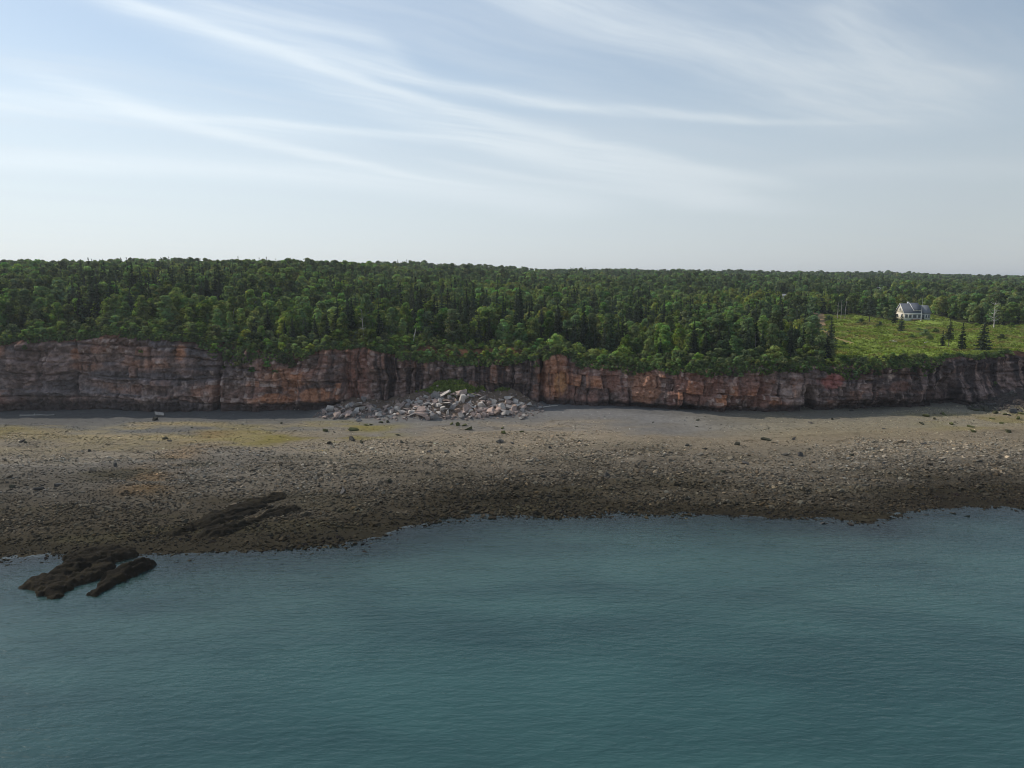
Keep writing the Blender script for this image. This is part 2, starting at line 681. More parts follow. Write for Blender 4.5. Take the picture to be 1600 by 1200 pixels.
def land_z(x, y):
    e = np.clip(y - yedge(x), 0, None)
    a = np.clip(x / np.maximum(y, 150.0), -1.0, 1.0)
    Rr = np.interp(a, [-1, -0.73, -0.4, 0.0, 0.35, 0.73, 1.0], [22, 22, 26, 34, 32, 27, 27])
    Ll = np.interp(a, [-1, -0.73, -0.4, 0.0, 0.35, 0.73, 1.0], [150, 150, 230, 480, 640, 800, 800])
    z = ztop(x) + Rr * (1 - np.exp(-e / Ll))
    z = z + sstep(20, 200, e) * 2.0 * fbm(x / 130.0, y / 130.0, 21, 3) + sstep(300, 900, e) * 5.0 * fbm(x / 420.0, y / 420.0, 23, 3)
    z = z + sstep(2, 15, e) * 0.5 * fbm(x / 14.0, y / 14.0, 25, 3)
    z = z + 1.9 * sstep(3.6, 5.6, e + 1.2 * fbm(x / 5.0, 0.7, 27, 3)) * sstep(-40, -32, x) * sstep(8, 0, x)
    far = sstep(1400, 3200, np.hypot(x, y))
    return z * (1 - 0.25 * far)


_mead = np.array([at_z(u, v, z)[:2] for u, v, z in ((1292, 556, 18.5), (1284, 525, 20.5), (1276, 497, 22.5), (1330, 494, 23.0), (1395, 503, 22.2), (1400, 492, 23.2), (1455, 492, 23.2), (1500, 504, 22.2), (1545, 508, 21.8), (1605, 508, 21.8), (1700, 505, 21.8), (1800, 552, 18.5))])


def in_poly(x, y, poly):
    x = np.asarray(x); y = np.asarray(y)
    ins = np.zeros(x.shape, bool)
    n = len(poly)
    for i in range(n):
        x0, y0 = poly[i]; x1, y1 = poly[(i + 1) % n]
        c = (y0 > y) != (y1 > y)
        with np.errstate(divide='ignore', invalid='ignore'):
            xi = (x1 - x0) * (y - y0) / (y1 - y0) + x0
        ins ^= c & (x < xi)
    return ins


def project(x, y, z):
    """pixel of a world point (to compare with the photograph)"""
    c, s = math.cos(PITCH), math.sin(PITCH)
    dz = z - H
    fwd = y * c - dz * s
    up = y * s + dz * c
    return 800 + F * x / fwd, 600 - F * up / fwd


def nonuni(lo, hi, step, far, n):
    """even samples between lo and hi, then n growing ones out to far on both sides"""
    mid = np.arange(lo, hi + step * 0.5, step)
    g = np.geomspace(step * 2, far - max(abs(lo), abs(hi)), n)
    return np.concatenate([lo - g[::-1], mid, hi + g])


# ------------------------------------------------------------------ beach and sea bed: one sheet
def seg_dist(x, y, a, b):
    ax, ay = a; bx, by = b
    dx, dy = bx - ax, by - ay
    t = np.clip(((x - ax) * dx + (y - ay) * dy) / (dx * dx + dy * dy), 0, 1)
    return np.hypot(x - ax - t * dx, y - ay - t * dy), t


BEACH_ALBEDO = np.array((0.93, 0.90, 0.86))


def beach_color(x, y):
    """base colour of the beach by zone, before grain; also used to choose the stones' colours"""
    yw, yc = ywater(x), ycliff(x)
    s = (y - yw) / (yc - yw)
    s = s + 0.12 * fbm(x / 30.0, y / 9.0, 61, 4) + 0.05 * fbm(x / 6.0, y / 2.5, 62, 4)
    left = sstep(-20, -70, x)
    right = sstep(34, 72, x)
    bands = np.array([-0.4, -0.05, 0.02, 0.11, 0.22, 0.36, 0.51, 0.65, 0.74, 0.82, 1.1])
    cen = np.array([(0.055, 0.07, 0.06), (0.034, 0.031, 0.022), (0.030, 0.026, 0.017), (0.040, 0.034, 0.023), (0.088, 0.076, 0.058), (0.150, 0.130, 0.102), (0.205, 0.175, 0.132), (0.255, 0.215, 0.160), (0.20, 0.19, 0.175), (0.165, 0.163, 0.162), (0.15, 0.152, 0.156)])
    lef = np.array([(0.055, 0.07, 0.06), (0.034, 0.031, 0.022), (0.040, 0.034, 0.022), (0.048, 0.041, 0.027), (0.066, 0.056, 0.040), (0.110, 0.098, 0.080), (0.175, 0.160, 0.138), (0.235, 0.200, 0.145), (0.260, 0.215, 0.140), (0.185, 0.175, 0.145), (0.15, 0.152, 0.156)])
    rig = np.array([(0.055, 0.07, 0.06), (0.034, 0.031, 0.022), (0.032, 0.027, 0.019), (0.042, 0.036, 0.026), (0.080, 0.070, 0.054), (0.140, 0.123, 0.098), (0.195, 0.168, 0.128), (0.245, 0.205, 0.145), (0.265, 0.225, 0.155), (0.235, 0.21, 0.155), (0.17, 0.165, 0.15)])
    out = np.zeros(s.shape + (3,))
    for i in range(3):
        c = np.interp(s, bands, cen[:, i])
        l = np.interp(s, bands, lef[:, i])
        r = np.interp(s, bands, rig[:, i])
        out[..., i] = c * (1 - left) * (1 - right) + l * left + r * right
    # yellow-green algae where the upper shingle stays wet
    n = fbm(x / 12.0, y / 5.0, 71, 4)
    alg = sstep(0.58, 0.66, s) * sstep(0.86, 0.74, s) * sstep(-20, -34, x) * np.clip(0.22 + 1.0 * np.exp(-((x + 48) / 22.0) ** 2) + 0.7 * np.exp(-((x + 135) / 12.0) ** 2), 0, 1) * sstep(-0.4, 0.3, n)
    alg = np.maximum(alg, 0.55 * sstep(0.62, 0.75, s) * sstep(1.0, 0.85, s) * sstep(98, 120, x) * sstep(-0.2, 0.35, n))
    g = np.array((0.215, 0.185, 0.042))
    out = out * (1 - 0.75 * alg[..., None]) + g * 0.75 * alg[..., None]
    painted_shade = sstep(0.79, 0.84, s) * sstep(-46, -60, x)  # lengthens the left cliff's cast shadow, painted into the sand colour
    out = out * (1 - 0.6 * painted_shade[..., None]) + np.array((0.085, 0.088, 0.096)) * 0.6 * painted_shade[..., None]
    # rust stain running down from a seep on the left
    pts = [at_z(330, 676, 3.2), at_z(300, 700, 2.6), at_z(250, 725, 2.1), at_z(225, 760, 1.6)]
    dm = np.full(s.shape, 99.0)
    for a, b in zip(pts[:-1], pts[1:]):
        dd, _ = seg_dist(x, y, a[:2], b[:2])
        dm = np.minimum(dm, dd)
    rust = np.exp(-(dm / 5.0) ** 2) * sstep(-0.5, 0.3, fbm(x / 8.0, y / 3.0, 77, 4))
    out = out * (1 - 0.55 * rust[..., None]) + np.array((0.20, 0.125, 0.055)) * 0.55 * rust[..., None]
    # weed mats among the lower stones
    w = sstep(0.05, 0.45, fbm(x / 16.0, y / 5.0, 83, 4)) * sstep(0.62, 0.4, s) * sstep(-0.1, 0.05, s) * (0.35 + 0.6 * left)
    out = out * (1 - 0.7 * w[..., None]) + np.array((0.058, 0.052, 0.030)) * 0.7 * w[..., None]
    # wrack left by earlier tides, in broken lines along the shore
    for sw, wd, am in ((0.60, 0.006, 0.5), (0.42, 0.008, 0.4), (0.72, 0.005, 0.45)):
        ln = np.exp(-((s - sw + 0.03 * fbm(x / 40.0, 0.0, 85 + int(sw * 100), 3)) / wd) ** 2) * sstep(-0.1, 0.3, fbm(x / 7.0, sw * 9, 87, 3))
        out = out * (1 - am * ln[..., None]) + np.array((0.05, 0.04, 0.025)) * am * ln[..., None]
    ridge = 1 + 0.28 * fbm(x / 45.0, s * 13.0, 89, 3)
    out = out * ridge[..., None]
    # debris cones: earth and scree, grass on the crest
    mm = mound(x, y)
    k1 = sstep(0.3, 1.2, mm)
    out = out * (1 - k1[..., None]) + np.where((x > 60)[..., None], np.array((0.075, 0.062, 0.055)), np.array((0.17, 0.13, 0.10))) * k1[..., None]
    gr = sstep(4.1, 5.3, mm + 0.9 * fbm(x / 4.0, y / 4.0, 91, 3)) * sstep(-26, -20, x) * sstep(4, -2, x)
    out = out * (1 - gr[..., None]) + np.array((0.075, 0.115, 0.022)) * gr[..., None]
    return out * BEACH_ALBEDO, s


xs = nonuni(-180, 185, 0.62, 9000, 26)
ys = np.concatenate([-np.geomspace(9000, 60, 14), np.linspace(-40, 84, 24), np.arange(85.0, 216, 0.62)])
X, Y = np.meshgrid(xs, ys)
Zb = beach_z(X, Y)
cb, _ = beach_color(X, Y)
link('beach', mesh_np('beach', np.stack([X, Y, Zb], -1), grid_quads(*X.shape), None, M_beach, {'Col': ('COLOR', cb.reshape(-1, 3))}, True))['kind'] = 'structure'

# ------------------------------------------------------------------ water
def mat_water():
    m, k = new_mat('sea_water')
    p = pos(k)
    # ripples: short wind waves over a slower swell, crests roughly along the shore
    w1 = k.noise(k.mapping(p, scale=(0.38, 1.15, 1), rot=(0, 0, R(-20))), 1.0, 2, 0.45, 0.3)
    w2 = k.noise(k.mapping(p, scale=(0.9, 2.2, 1), rot=(0, 0, R(16)), loc=(4, 9, 0)), 1.25, 2, 0.45, 0.2)
    w3 = k.noise(k.mapping(p, scale=(0.10, 0.22, 1), rot=(0, 0, R(8))), 1.0, 3, 0.5)
    hgt = k.math('ADD', k.math('MULTIPLY', w1, 0.12), k.math('MULTIPLY', w2, 0.055))
    hgt = k.math('ADD', hgt, k.math('MULTIPLY', w3, 0.12))
    nb = bump(k, hgt, 1.0, 1.0)
    big = k.noise(k.mapping(p, scale=(0.012, 0.028, 1)), 1.0, 4, 0.6)
    med = k.noise(k.mapping(p, scale=(0.04, 0.10, 1), loc=(7, 3, 0)), 1.0, 4, 0.6)
    f = k.math('ADD', k.math('MULTIPLY', big, 0.65), k.math('MULTIPLY', med, 0.35))
    body = k.mix(k.map(f, 0.36, 0.64), (0.021, 0.062, 0.065, 1), (0.038, 0.100, 0.099, 1))
    dep = attr(k, 'depth', 'GEOMETRY', 'Fac')
    shal = k.math('MULTIPLY', k.map(dep, 4.0, 0.9), k.map(dep, 0.1, 0.9))
    body = k.mix(k.math('MULTIPLY', shal, k.map(med, 0.3, 0.7, 0.25, 0.9)), body, (0.072, 0.152, 0.140, 1))
    fn = k.noise(k.mapping(p, scale=(0.5, 1.2, 1)), 1.6, 5, 0.7)
    fn2 = k.noise(p, 0.09, 3, 0.6)
    foam = k.math('MULTIPLY', k.map(k.math('ADD', dep, k.math('MULTIPLY', fn, 0.12)), 0.105, 0.075), k.map(fn2, 0.43, 0.58))
    foam = k.math('MULTIPLY', foam, 0.28)
    d = k.node('ShaderNodeBsdfDiffuse')
    k.put(d.inputs[0], k.mix(foam, body, (0.62, 0.64, 0.64, 1)))
    k.put(d.inputs['Normal'], bump(k, hgt, 1.0, 1.6))
    tr = k.node('ShaderNodeBsdfTransparent')
    tr.inputs[0].default_value = (0.72, 0.86, 0.86, 1)
    mx = k.node('ShaderNodeMixShader')
    k.put(mx.inputs[0], k.math('MAXIMUM', attr(k, 'murk', 'GEOMETRY', 'Fac'), foam))
    k.put(mx.inputs[1], tr.outputs[0])
    k.put(mx.inputs[2], d.outputs[0])
    g = k.node('ShaderNodeBsdfGlossy')
    g.inputs['Roughness'].default_value = 0.20
    k.put(g.inputs['Normal'], nb)
    fr = k.node('ShaderNodeFresnel')
    fr.inputs['IOR'].default_value = 1.333
    k.put(fr.inputs['Normal'], nb)
    m2 = k.node('ShaderNodeMixShader')
    k.put(m2.inputs[0], fr.outputs[0])
    k.put(m2.inputs[1], mx.outputs[0])
    k.put(m2.inputs[2], g.outputs[0])
    out_surface(k, m2.outputs[0])
    return m


xs = nonuni(-170, 175, 1.3, 9000, 26)
ys = np.concatenate([-np.geomspace(9000, 60, 14), np.linspace(-40, 78, 30), np.arange(80.0, 150, 1.0)])
X, Y = np.meshgrid(xs, ys)
depth = np.clip(-beach_z(X, Y, False), 0, None)
murk = 0.06 + 0.94 * (1 - np.exp(-depth * 0.6))
link('sea', mesh_np('sea', np.stack([X, Y, np.zeros_like(X)], -1), grid_quads(*X.shape), None, mat_water(), {'murk': ('FLOAT', murk), 'depth': ('FLOAT', depth)}, True))['kind'] = 'structure'

# ------------------------------------------------------------------ cliff
def u2x(u, d=203.0):
    return (u - 800.0) / F * d * 1.0


def build_cliff():
    xs = np.concatenate([-150 - np.geomspace(0.6, 8850, 46)[::-1], np.arange(-150, 152, 0.21), 152 + np.geomspace(0.6, 8850, 46)])
    nz = 112
    t = np.linspace(0, 1, nz)
    Xg, T = np.meshgrid(xs, t)
    yc = ycliff(Xg)
    zt = ztop(Xg) + 0.15
    z0 = ZB - 1.6
    Z = z0 + (zt - z0) * T
    hgt = zt - ZB
    rel = np.clip((Z - ZB) / hgt, 0, 1)
    # bedding dips gently, joints wander
    wx = Xg + 1.3 * fbm(Xg / 7.0, Z / 6.0, 101, 3)
    zl = Z + 0.035 * Xg + 1.5 * fbm(Xg / 20.0, Z / 12.0, 103, 4)
    # where the face reads as beds (left, far right foot) and where as tall joints (middle)
    bed = np.interp(Xg, [-150, -88, -78, -50, -44, 70, 85, 118, 128, 150], [0.85, 0.85, 0.55, 0.5, 0.12, 0.18, 0.55, 0.6, 0.3, 0.3])
    zero = np.zeros_like(Xg)
    # beds with cross joints, stepped like rough masonry
    TB, TJ, CZ, CJ, MJ = 2.6, 4.6, 5.2, 3.1, 1.2
    bi, bd, bh = jit1(zl / TB, 111)
    ji, jd, jh = jit1(wx / TJ + 0.37 * bi * 7.13, 112)
    idb = _h(bi, ji, zero, 113)
    # tall joints in the massive stretches
    ci, cd, ch = jit1(zl / CZ + 0.3, 114)
    kj, kd, kh = jit1(wx / CJ + 0.41 * ci * 5.7, 115)
    ida = _h(ci, kj, zero, 116)
    # small blocks
    mi, md_, mh = jit1(zl / 0.95, 117)
    mj, mjd, mjh = jit1(wx / MJ + 0.29 * mi * 3.3, 118)
    idc = _h(mi, mj, zero, 119)
    idv = _h(jit1(wx / 0.9, 120)[0], ci, zero, 120)
    def cut(dist, scale, hsh, width, lo):
        return np.exp(-(dist * scale / width) ** 2) * sstep(lo, lo + 0.25, hsh)
    d = np.zeros_like(Xg)
    d += 3.0 * fbm(Xg / 38.0, 0.0, 121, 3) + 2.0 * fbm(Xg / 11.0, Z / 30.0, 123, 3)
    lineb = cut(bd, TB, bh, 0.20, 0.45) * sstep(-0.35, 0.1, fbm(Xg / 8.0, zl / 3.0, 128, 3)); linej = cut(jd, TJ, jh, 0.22, 0.5)
    linec = cut(kd, CJ, kh, 0.26, 0.4)
    d += (1 - bed) * (1.7 * (ida - 0.5) - 1.0 * linec + 0.35 * (idv - 0.5))
    d += bed * (1.3 * (idb - 0.5) + 0.9 * (_h(bi, zero, zero, 122) - 0.5) - 0.75 * lineb - 0.6 * linej + 0.8 * (ida - 0.5))
    d += 0.75 * (idc - 0.5) * sstep(-0.4, 0.3, fbm(Xg / 9.0, Z / 6.0, 127, 3))
    d += 0.8 * fbm(Xg / 2.6, Z / 2.2, 124, 4) + 0.5 * fbm(Xg / 0.8, Z / 0.7, 125, 3)
    # persistent ledges
    for zz, amp, ph in ((0.73, 0.55, 0.0), (0.47, 0.5, 2.0), (0.28, 0.45, 4.0)):
        w = (zl - ZB - zz * 19.0 + 1.1 * fbm(Xg / 14.0, ph, 131, 3))
        present = sstep(-0.15, 0.2, fbm(Xg / 22.0, ph + 3.3, 133, 3) + 0.5 * bed - 0.15)
        d -= present * amp * np.exp(-((w - 0.35) / 0.28) ** 2)
        d += present * 0.35 * amp * sstep(0.3, -0.3, w)
    # open clefts
    cl = np.zeros_like(Xg)
    for u, wd, dep, slant in ((352, 0.75, 3.4, 0.06), (545, 0.9, 2.0, -0.15), (612, 0.9, 2.2, 0.04), (848, 0.8, 3.8, 0.0), (893, 0.7, 1.8, 0.0), (1175, 0.6, 1.2, 0.05), (800, 0.8, 1.5, 0.05), (680, 0.9, 1.4, 0.0), (1458, 0.7, 1.6, 0.02), (130, 0.5, 1.0, 0.03), (250, 0.5, 1.1, -0.04)):
        c0 = u2x(u) + slant * (Z - 12) + 0.5 * fbm(Z / 3.0, u * 1.7, 137, 3)
        g = np.exp(-((Xg - c0) / wd) ** 2)
        d -= dep * g
        cl = np.maximum(cl, g * min(1.0, dep / 3))
    # undercut feet and sea caves
    for u0, u1, dep, hh in ((-80, 330, 1.1, 0.16), (380, 560, 2.2, 0.14), (935, 1130, 2.6, 0.14), (1130, 1480, 1.6, 0.16), (1290, 1400, 2.0, 0.22)):
        m_ = sstep(u2x(u0) - 4, u2x(u0) + 4, Xg) * sstep(u2x(u1) + 4, u2x(u1) - 4, Xg)
        prof = sstep(hh * (1.25 + 0.5 * fbm(Xg / 6.0, 0.3, 139, 3)), hh * 0.35, rel)
        d -= m_ * dep * prof * (0.75 + 0.5 * fbm(Xg / 9.0, 1.3, 141, 3))
    for u, wd, hh, dep in ((1253, 2.2, 7.0, 4.5), (1492, 5.5, 8.5, 5.0), (5, 2.5, 3.0, 3.0), (1068, 3.0, 2.5, 2.0)):
        q = ((Xg - u2x(u)) / wd) ** 2 + (np.clip(Z - ZB, 0, None) / hh) ** 2
        d -= dep * sstep(1.1, 0.3, q)
    lean = 0.09 * (Z - ZB) + 1.6 * sstep(0.86, 1.0, rel) ** 2
    bayr = 3.5 * sstep(u2x(1455), u2x(1500), Xg) * sstep(0.15, 0.6, rel)
    Yg = yc + lean - d + bayr
    # brow: the last rows turn back under the turf
    nb = 5
    topy = np.maximum(Yg[-1], yc[-1] + 0.3)
    brow = [np.stack([xs, topy + 1.1 * (i + 1), zt[-1] - 0.04 * (i + 1) ** 2], -1) for i in range(nb)]
    V = np.concatenate([np.stack([Xg, Yg, Z], -1), np.array(brow)], 0)
    # ---- colour: weathered red-brown sandstone, fresh orange scars, grey lichen and dark seepage
    n_big = fbm(Xg / 22.0, Z / 12.0, 151, 4)
    n_mid = fbm(Xg / 4.0, Z / 3.0, 153, 4)
    streak = fbm(wx / 0.9, Z / 16.0, 155, 4)
    streak2 = fbm(wx / 3.0, Z / 30.0, 157, 3)
    grey = np.array((0.128, 0.112, 0.104)); brown = np.array((0.150, 0.098, 0.075)); red = np.array((0.185, 0.098, 0.072))
    orange = np.array((0.29, 0.145, 0.075)); pale = np.array((0.26, 0.225, 0.20)); dark = np.array((0.050, 0.044, 0.044)); blue = np.array((0.105, 0.105, 0.11))
    redness = np.interp(Xg, [-150, -85, -70, -45, -38, 8, 15, 75, 90, 150], [0.10, 0.18, 0.55, 0.8, 0.30, 0.30, 0.9, 0.75, 0.3, 0.1])
    def mixc(c, col, f):
        return c * (1 - f[..., None]) + col * f[..., None]
    C = np.zeros(Xg.shape + (3,)) + grey
    C = mixc(C, brown, np.clip(0.35 + 0.5 * n_big, 0, 1))
    C = C * (1 + 0.45 * fbm(wx / 1.3, zl / 0.9, 159, 4))[..., None]
    C = mixc(C, red, np.clip(redness * sstep(-0.5, 0.5, n_mid + 0.8 * (ida - 0.5)), 0, 1) * 0.8)
    C = mixc(C, blue, sstep(-0.05, 0.35, fbm(Xg / 16.0, zl / 2.6, 158, 3)) * bed * 0.8)
    C = C * (1 + 0.30 * (_h(bi, zero, zero, 126) - 0.5) * (0.4 + bed))[..., None] * (1 + 0.25 * (idb - 0.5) + 0.3 * (ida - 0.5))[..., None]
    bid = np.where(bed > 0.4, idb, ida)
    scar = sstep(0.86 - 0.12 * redness, 0.90 - 0.12 * redness, bid) * sstep(-0.35, 0.1, n_mid) * sstep(0.12, 0.2, rel)
    C = mixc(C, orange, scar * (0.15 + 0.65 * redness))
    C = mixc(C, pale, sstep(0.70, 0.8, idc) * sstep(-0.15, 0.35, n_big + n_mid) * 0.6)
    C = mixc(C, dark, np.clip(sstep(0.02, 0.42, streak + 0.45 * streak2) * np.interp(Xg, [-150, -60, -42, 8, 14, 110, 150], [0.45, 0.45, 0.85, 0.85, 0.5, 0.6, 0.75]) * (0.5 + 0.5 * (1 - bed)), 0, 0.85))
    darkzone = np.interp(Xg, [-150, -46, -40, -36, 6, 10, 78, 95, 150], [0, 0, 0.2, 0.6, 0.55, 0, 0.0, 0.6, 0.85])
    C = mixc(C, dark, darkzone * sstep(-0.5, 0.3, n_mid + streak))
    # specific scars seen on the face: (u, v, half width m, half height m, colour, amount)
    for u, v, hw, hh, col, am in ((455, 585, 7.5, 2.4, orange, 0.55), (435, 617, 7.5, 1.3, orange, 0.75), (505, 612, 4.5, 1.8, orange, 0.7), (560, 585, 3.0, 9.0, red, 0.7), (870, 588, 4.2, 7.0, orange, 0.6), (878, 600, 2.0, 3.5, np.array((0.30, 0.17, 0.07)), 0.6), (955, 585, 3.0, 4.0, red, 0.7), (1000, 600, 4.0, 4.5, orange, 0.5), (1080, 595, 6.5, 4.0, red, 0.6), (1150, 600, 6.0, 3.0, red, 0.5), (1280, 590, 3.6, 2.2, np.array((0.24, 0.10, 0.085)), 0.8), (1230, 612, 5.0, 3.0, pale, 0.45), (1378, 585, 1.2, 0.8, pale, 0.8), (1390, 600, 3.5, 1.6, red, 0.5), (1462, 572, 1.3, 2.2, pale, 0.6), (18, 545, 2.0, 2.0, orange, 0.6), (135, 552, 1.6, 1.5, orange, 0.5), (295, 550, 1.9, 2.6, orange, 0.7), (150, 568, 4.0, 1.5, orange, 0.35), (240, 566, 5.0, 1.2, orange, 0.4), (175, 628, 5.0, 2.5, pale, 0.35), (255, 622, 3.5, 2.6, pale, 0.5), (30, 620, 5.5, 2.2, red, 0.5), (395, 590, 3.0, 1.4, pale, 0.5)):
        p = at_y(u, v, 203.0)
        ex = ((Xg - p[0]) / hw) ** 2 + ((Z - p[2]) / hh) ** 2
        C = mixc(C, col, am * sstep(1.5, 0.5, ex + 0.9 * n_mid + 0.5 * (bid - 0.5) * 2) * (1 - 0.5 * sstep(0.1, 0.4, streak)))
    # tide-stained foot
    foot = sstep(0.17, 0.06, rel + 0.06 * n_mid + 0.03 * n_big) * 0.8
    C = mixc(C, np.array((0.052, 0.046, 0.045)), foot)
    # soil under the turf
    soil = sstep(0.90, 0.985, rel + 0.05 * n_mid)
    C = mixc(C, np.array((0.145, 0.075, 0.042)), soil * 0.85)
    brow_c = np.zeros((nb, len(xs), 3)) + np.array((0.10, 0.065, 0.04))
    crack = np.maximum((1 - bed) * linec, bed * np.maximum(lineb, linej))
    C = mixc(C, np.array((0.045, 0.038, 0.036)), 0.45 * crack)          # joints darker than the faces
    C = np.concatenate([C, brow_c], 0)
    lum = C.mean(-1, keepdims=True)
    C = np.clip(C * (np.clip(lum / 0.11, 0.3, 3.0) ** 0.45) * np.array((1.46, 1.30, 1.27)), 0.014, 0.55)
    return mesh_np('cliff', V, grid_quads(*V.shape[:2]), None, M_cliff, {'Col': ('COLOR', C.reshape(-1, 3))}, False), xs, Yg, Z


me_cliff, cl_xs, cl_Y, cl_Z = build_cliff()
o = link('cliff', me_cliff)
o['kind'] = 'structure'
o['label'] = 'red-brown and grey layered sandstone cliff above the beach'
cl_topy = np.maximum(cl_Y[-1], ycliff(cl_xs) + 0.3)


def yfront(x):
    return np.interp(x, cl_xs, cl_topy)


# ------------------------------------------------------------------ land behind the cliff
def build_land():
    xs = nonuni(-200, 245, 1.0, 9000, 40)
    es = np.concatenate([[0.0, 0.25, 0.8, 1.6], np.arange(2.6, 12, 1.0), np.arange(12, 200, 2.5), np.geomspace(203, 9000, 60)])
    Xg, E = np.meshgrid(xs, es)
    yf = yfront(Xg) + 0.7 + 0.5 * fbm(Xg / 3.0, 0.5, 161, 3)
    Yg = yf + E
    Zg = land_z(Xg, Yg) + 0.25 * sstep(0, 2, E)
    Zg[0] -= 1.5
    Zg[1] -= 0.35
    C = np.zeros(Xg.shape + (3,)) + np.array((0.045, 0.05, 0.02))
    n = fbm(Xg / 9.0, Yg / 9.0, 163, 4)
    n2 = fbm(Xg / 2.5, Yg / 2.5, 165, 3)
    md = in_poly(Xg, Yg, _mead)
    gcol = np.array((0.165, 0.215, 0.040)) * (1 + 0.35 * n[..., None] + 0.2 * n2[..., None])
    gcol = gcol * (1 - 0.35 * sstep(0.0, 0.5, n2)[..., None]) + np.array((0.115, 0.105, 0.045)) * 0.35 * sstep(0.0, 0.5, n2)[..., None]
    C = np.where(md[..., None], gcol, C)
    # dirt track and bare bank
    def dab(pts, r, col, am):
        nonlocal C
        dm = np.full(Xg.shape, 99.0)
        for a, b in zip(pts[:-1], pts[1:]):
            dd, _ = seg_dist(Xg, Yg, a, b)
            dm = np.minimum(dm, dd)
        f = (am * sstep(r * 1.4, r * 0.6, dm + 0.6 * n2))[..., None]
        C = C * (1 - f) + np.array(col) * f
    track = [at_z(u, v, z)[:2] for u, v, z in ((1277, 492, 23.0), (1279, 508, 22.0), (1300, 523, 20.8), (1330, 532, 20.2))]
    dab(track[:2], 3.4, (0.30, 0.20, 0.12), 0.9)
    dab(track[1:], 1.0, (0.27, 0.18, 0.10), 0.8)
    eb = Yg - yedge(Xg) + 1.2 * fbm(Xg / 5.0, 0.7, 27, 3)
    bank = np.exp(-((eb - 4.6) / 1.3) ** 2) * sstep(-40, -32, Xg) * sstep(8, 0, Xg) * sstep(-0.6, 0.0, fbm(Xg / 6.0, 0.2, 167, 3))
    C = C * (1 - bank[..., None]) + np.array((0.20, 0.095, 0.055)) * bank[..., None]
    edge = sstep(2.2, 0.6, E) * sstep(-0.2, 0.4, n2)
    C = C * (1 - edge[..., None]) + np.array((0.16, 0.085, 0.05)) * edge[..., None]
    return mesh_np('land', np.stack([Xg, Yg, Zg], -1), grid_quads(*Xg.shape), None, M_land, {'Col': ('COLOR', C.reshape(-1, 3))}, True), xs, es, Yg, Zg


me_land, ld_xs, ld_es, ld_Y, ld_Z = build_land()
o = link('land', me_land)
o['kind'] = 'structure'

# ------------------------------------------------------------------ foliage
def leaf_quads(rng, P, N, size, colr, bend=0.25):
    """one bent leaf-clump face per point P, facing roughly N"""
    n = len(P)
    N = N / np.maximum(np.linalg.norm(N, axis=1, keepdims=True), 1e-6)
    r = rng.normal(size=(n, 3))
    Tn = np.cross(N, r)
    Tn /= np.maximum(np.linalg.norm(Tn, axis=1, keepdims=True), 1e-6)
    Bn = np.cross(N, Tn)
    s = (np.asarray(size) * rng.uniform(0.6, 1.35, n))[:, None]
    asp = rng.uniform(0.6, 1.0, n)[:, None]
    b = s * bend
    v = np.stack([P - Tn * s, P - Bn * s * asp + N * b, P + Tn * s, P + Bn * s * asp + N * b * rng.uniform(-1, 1, n)[:, None]], 1)
    return v.reshape(-1, 3), np.arange(n * 4).reshape(-1, 4), np.repeat(colr, 4, axis=0)


def broad_crown(seed, h, rad, nl, per, size, base, base_z=0.25, shrub=False):
    rng = np.random.default_rng(seed)
    P, N, C = [], [], []
    cz0 = h * base_z
    for i in range(nl):
        f = rng.uniform(0, 1) ** 0.75
        z = cz0 + (h - cz0) * f
        w = rad * (0.98 - 0.82 * f ** 1.6) * (0.75 + 0.25 * math.sin(min(1, f * 4) * math.pi / 2))
        a = rng.uniform(0, 2 * math.pi)
        rr = w * math.sqrt(rng.uniform(0.05, 1)) * 0.85
        c = np.array((math.cos(a) * rr, math.sin(a) * rr, z - rad * 0.2))
        lr = rad * rng.uniform(0.19, 0.38) * (1.0 - 0.2 * f)
        d = rng.normal(size=(per, 3))
        d /= np.linalg.norm(d, axis=1, keepdims=True)
        d[:, 2] = np.where(rng.uniform(size=per) < 0.6, np.abs(d[:, 2]), d[:, 2])
        sh = rng.uniform(0.55, 1.12, per)[:, None]
        P.append(c + d * lr * sh * np.array((1.15, 1.15, 0.8)))
        N.append(d + rng.normal(size=(per, 3)) * 0.33 + np.array((0, 0, 0.2)))
        tone = rng.uniform(0.7, 1.35)
        col = np.array(base) * tone * rng.uniform(0.85, 1.15, (per, 1))
        col[:, 0] *= rng.uniform(0.8, 1.25)
        C.append(col)
    P = np.concatenate(P); N = np.concatenate(N); C = np.concatenate(C)
    P[:, 2] = np.maximum(P[:, 2], 0.05 if shrub else h * 0.1)
    return leaf_quads(rng, P, N, size, C)


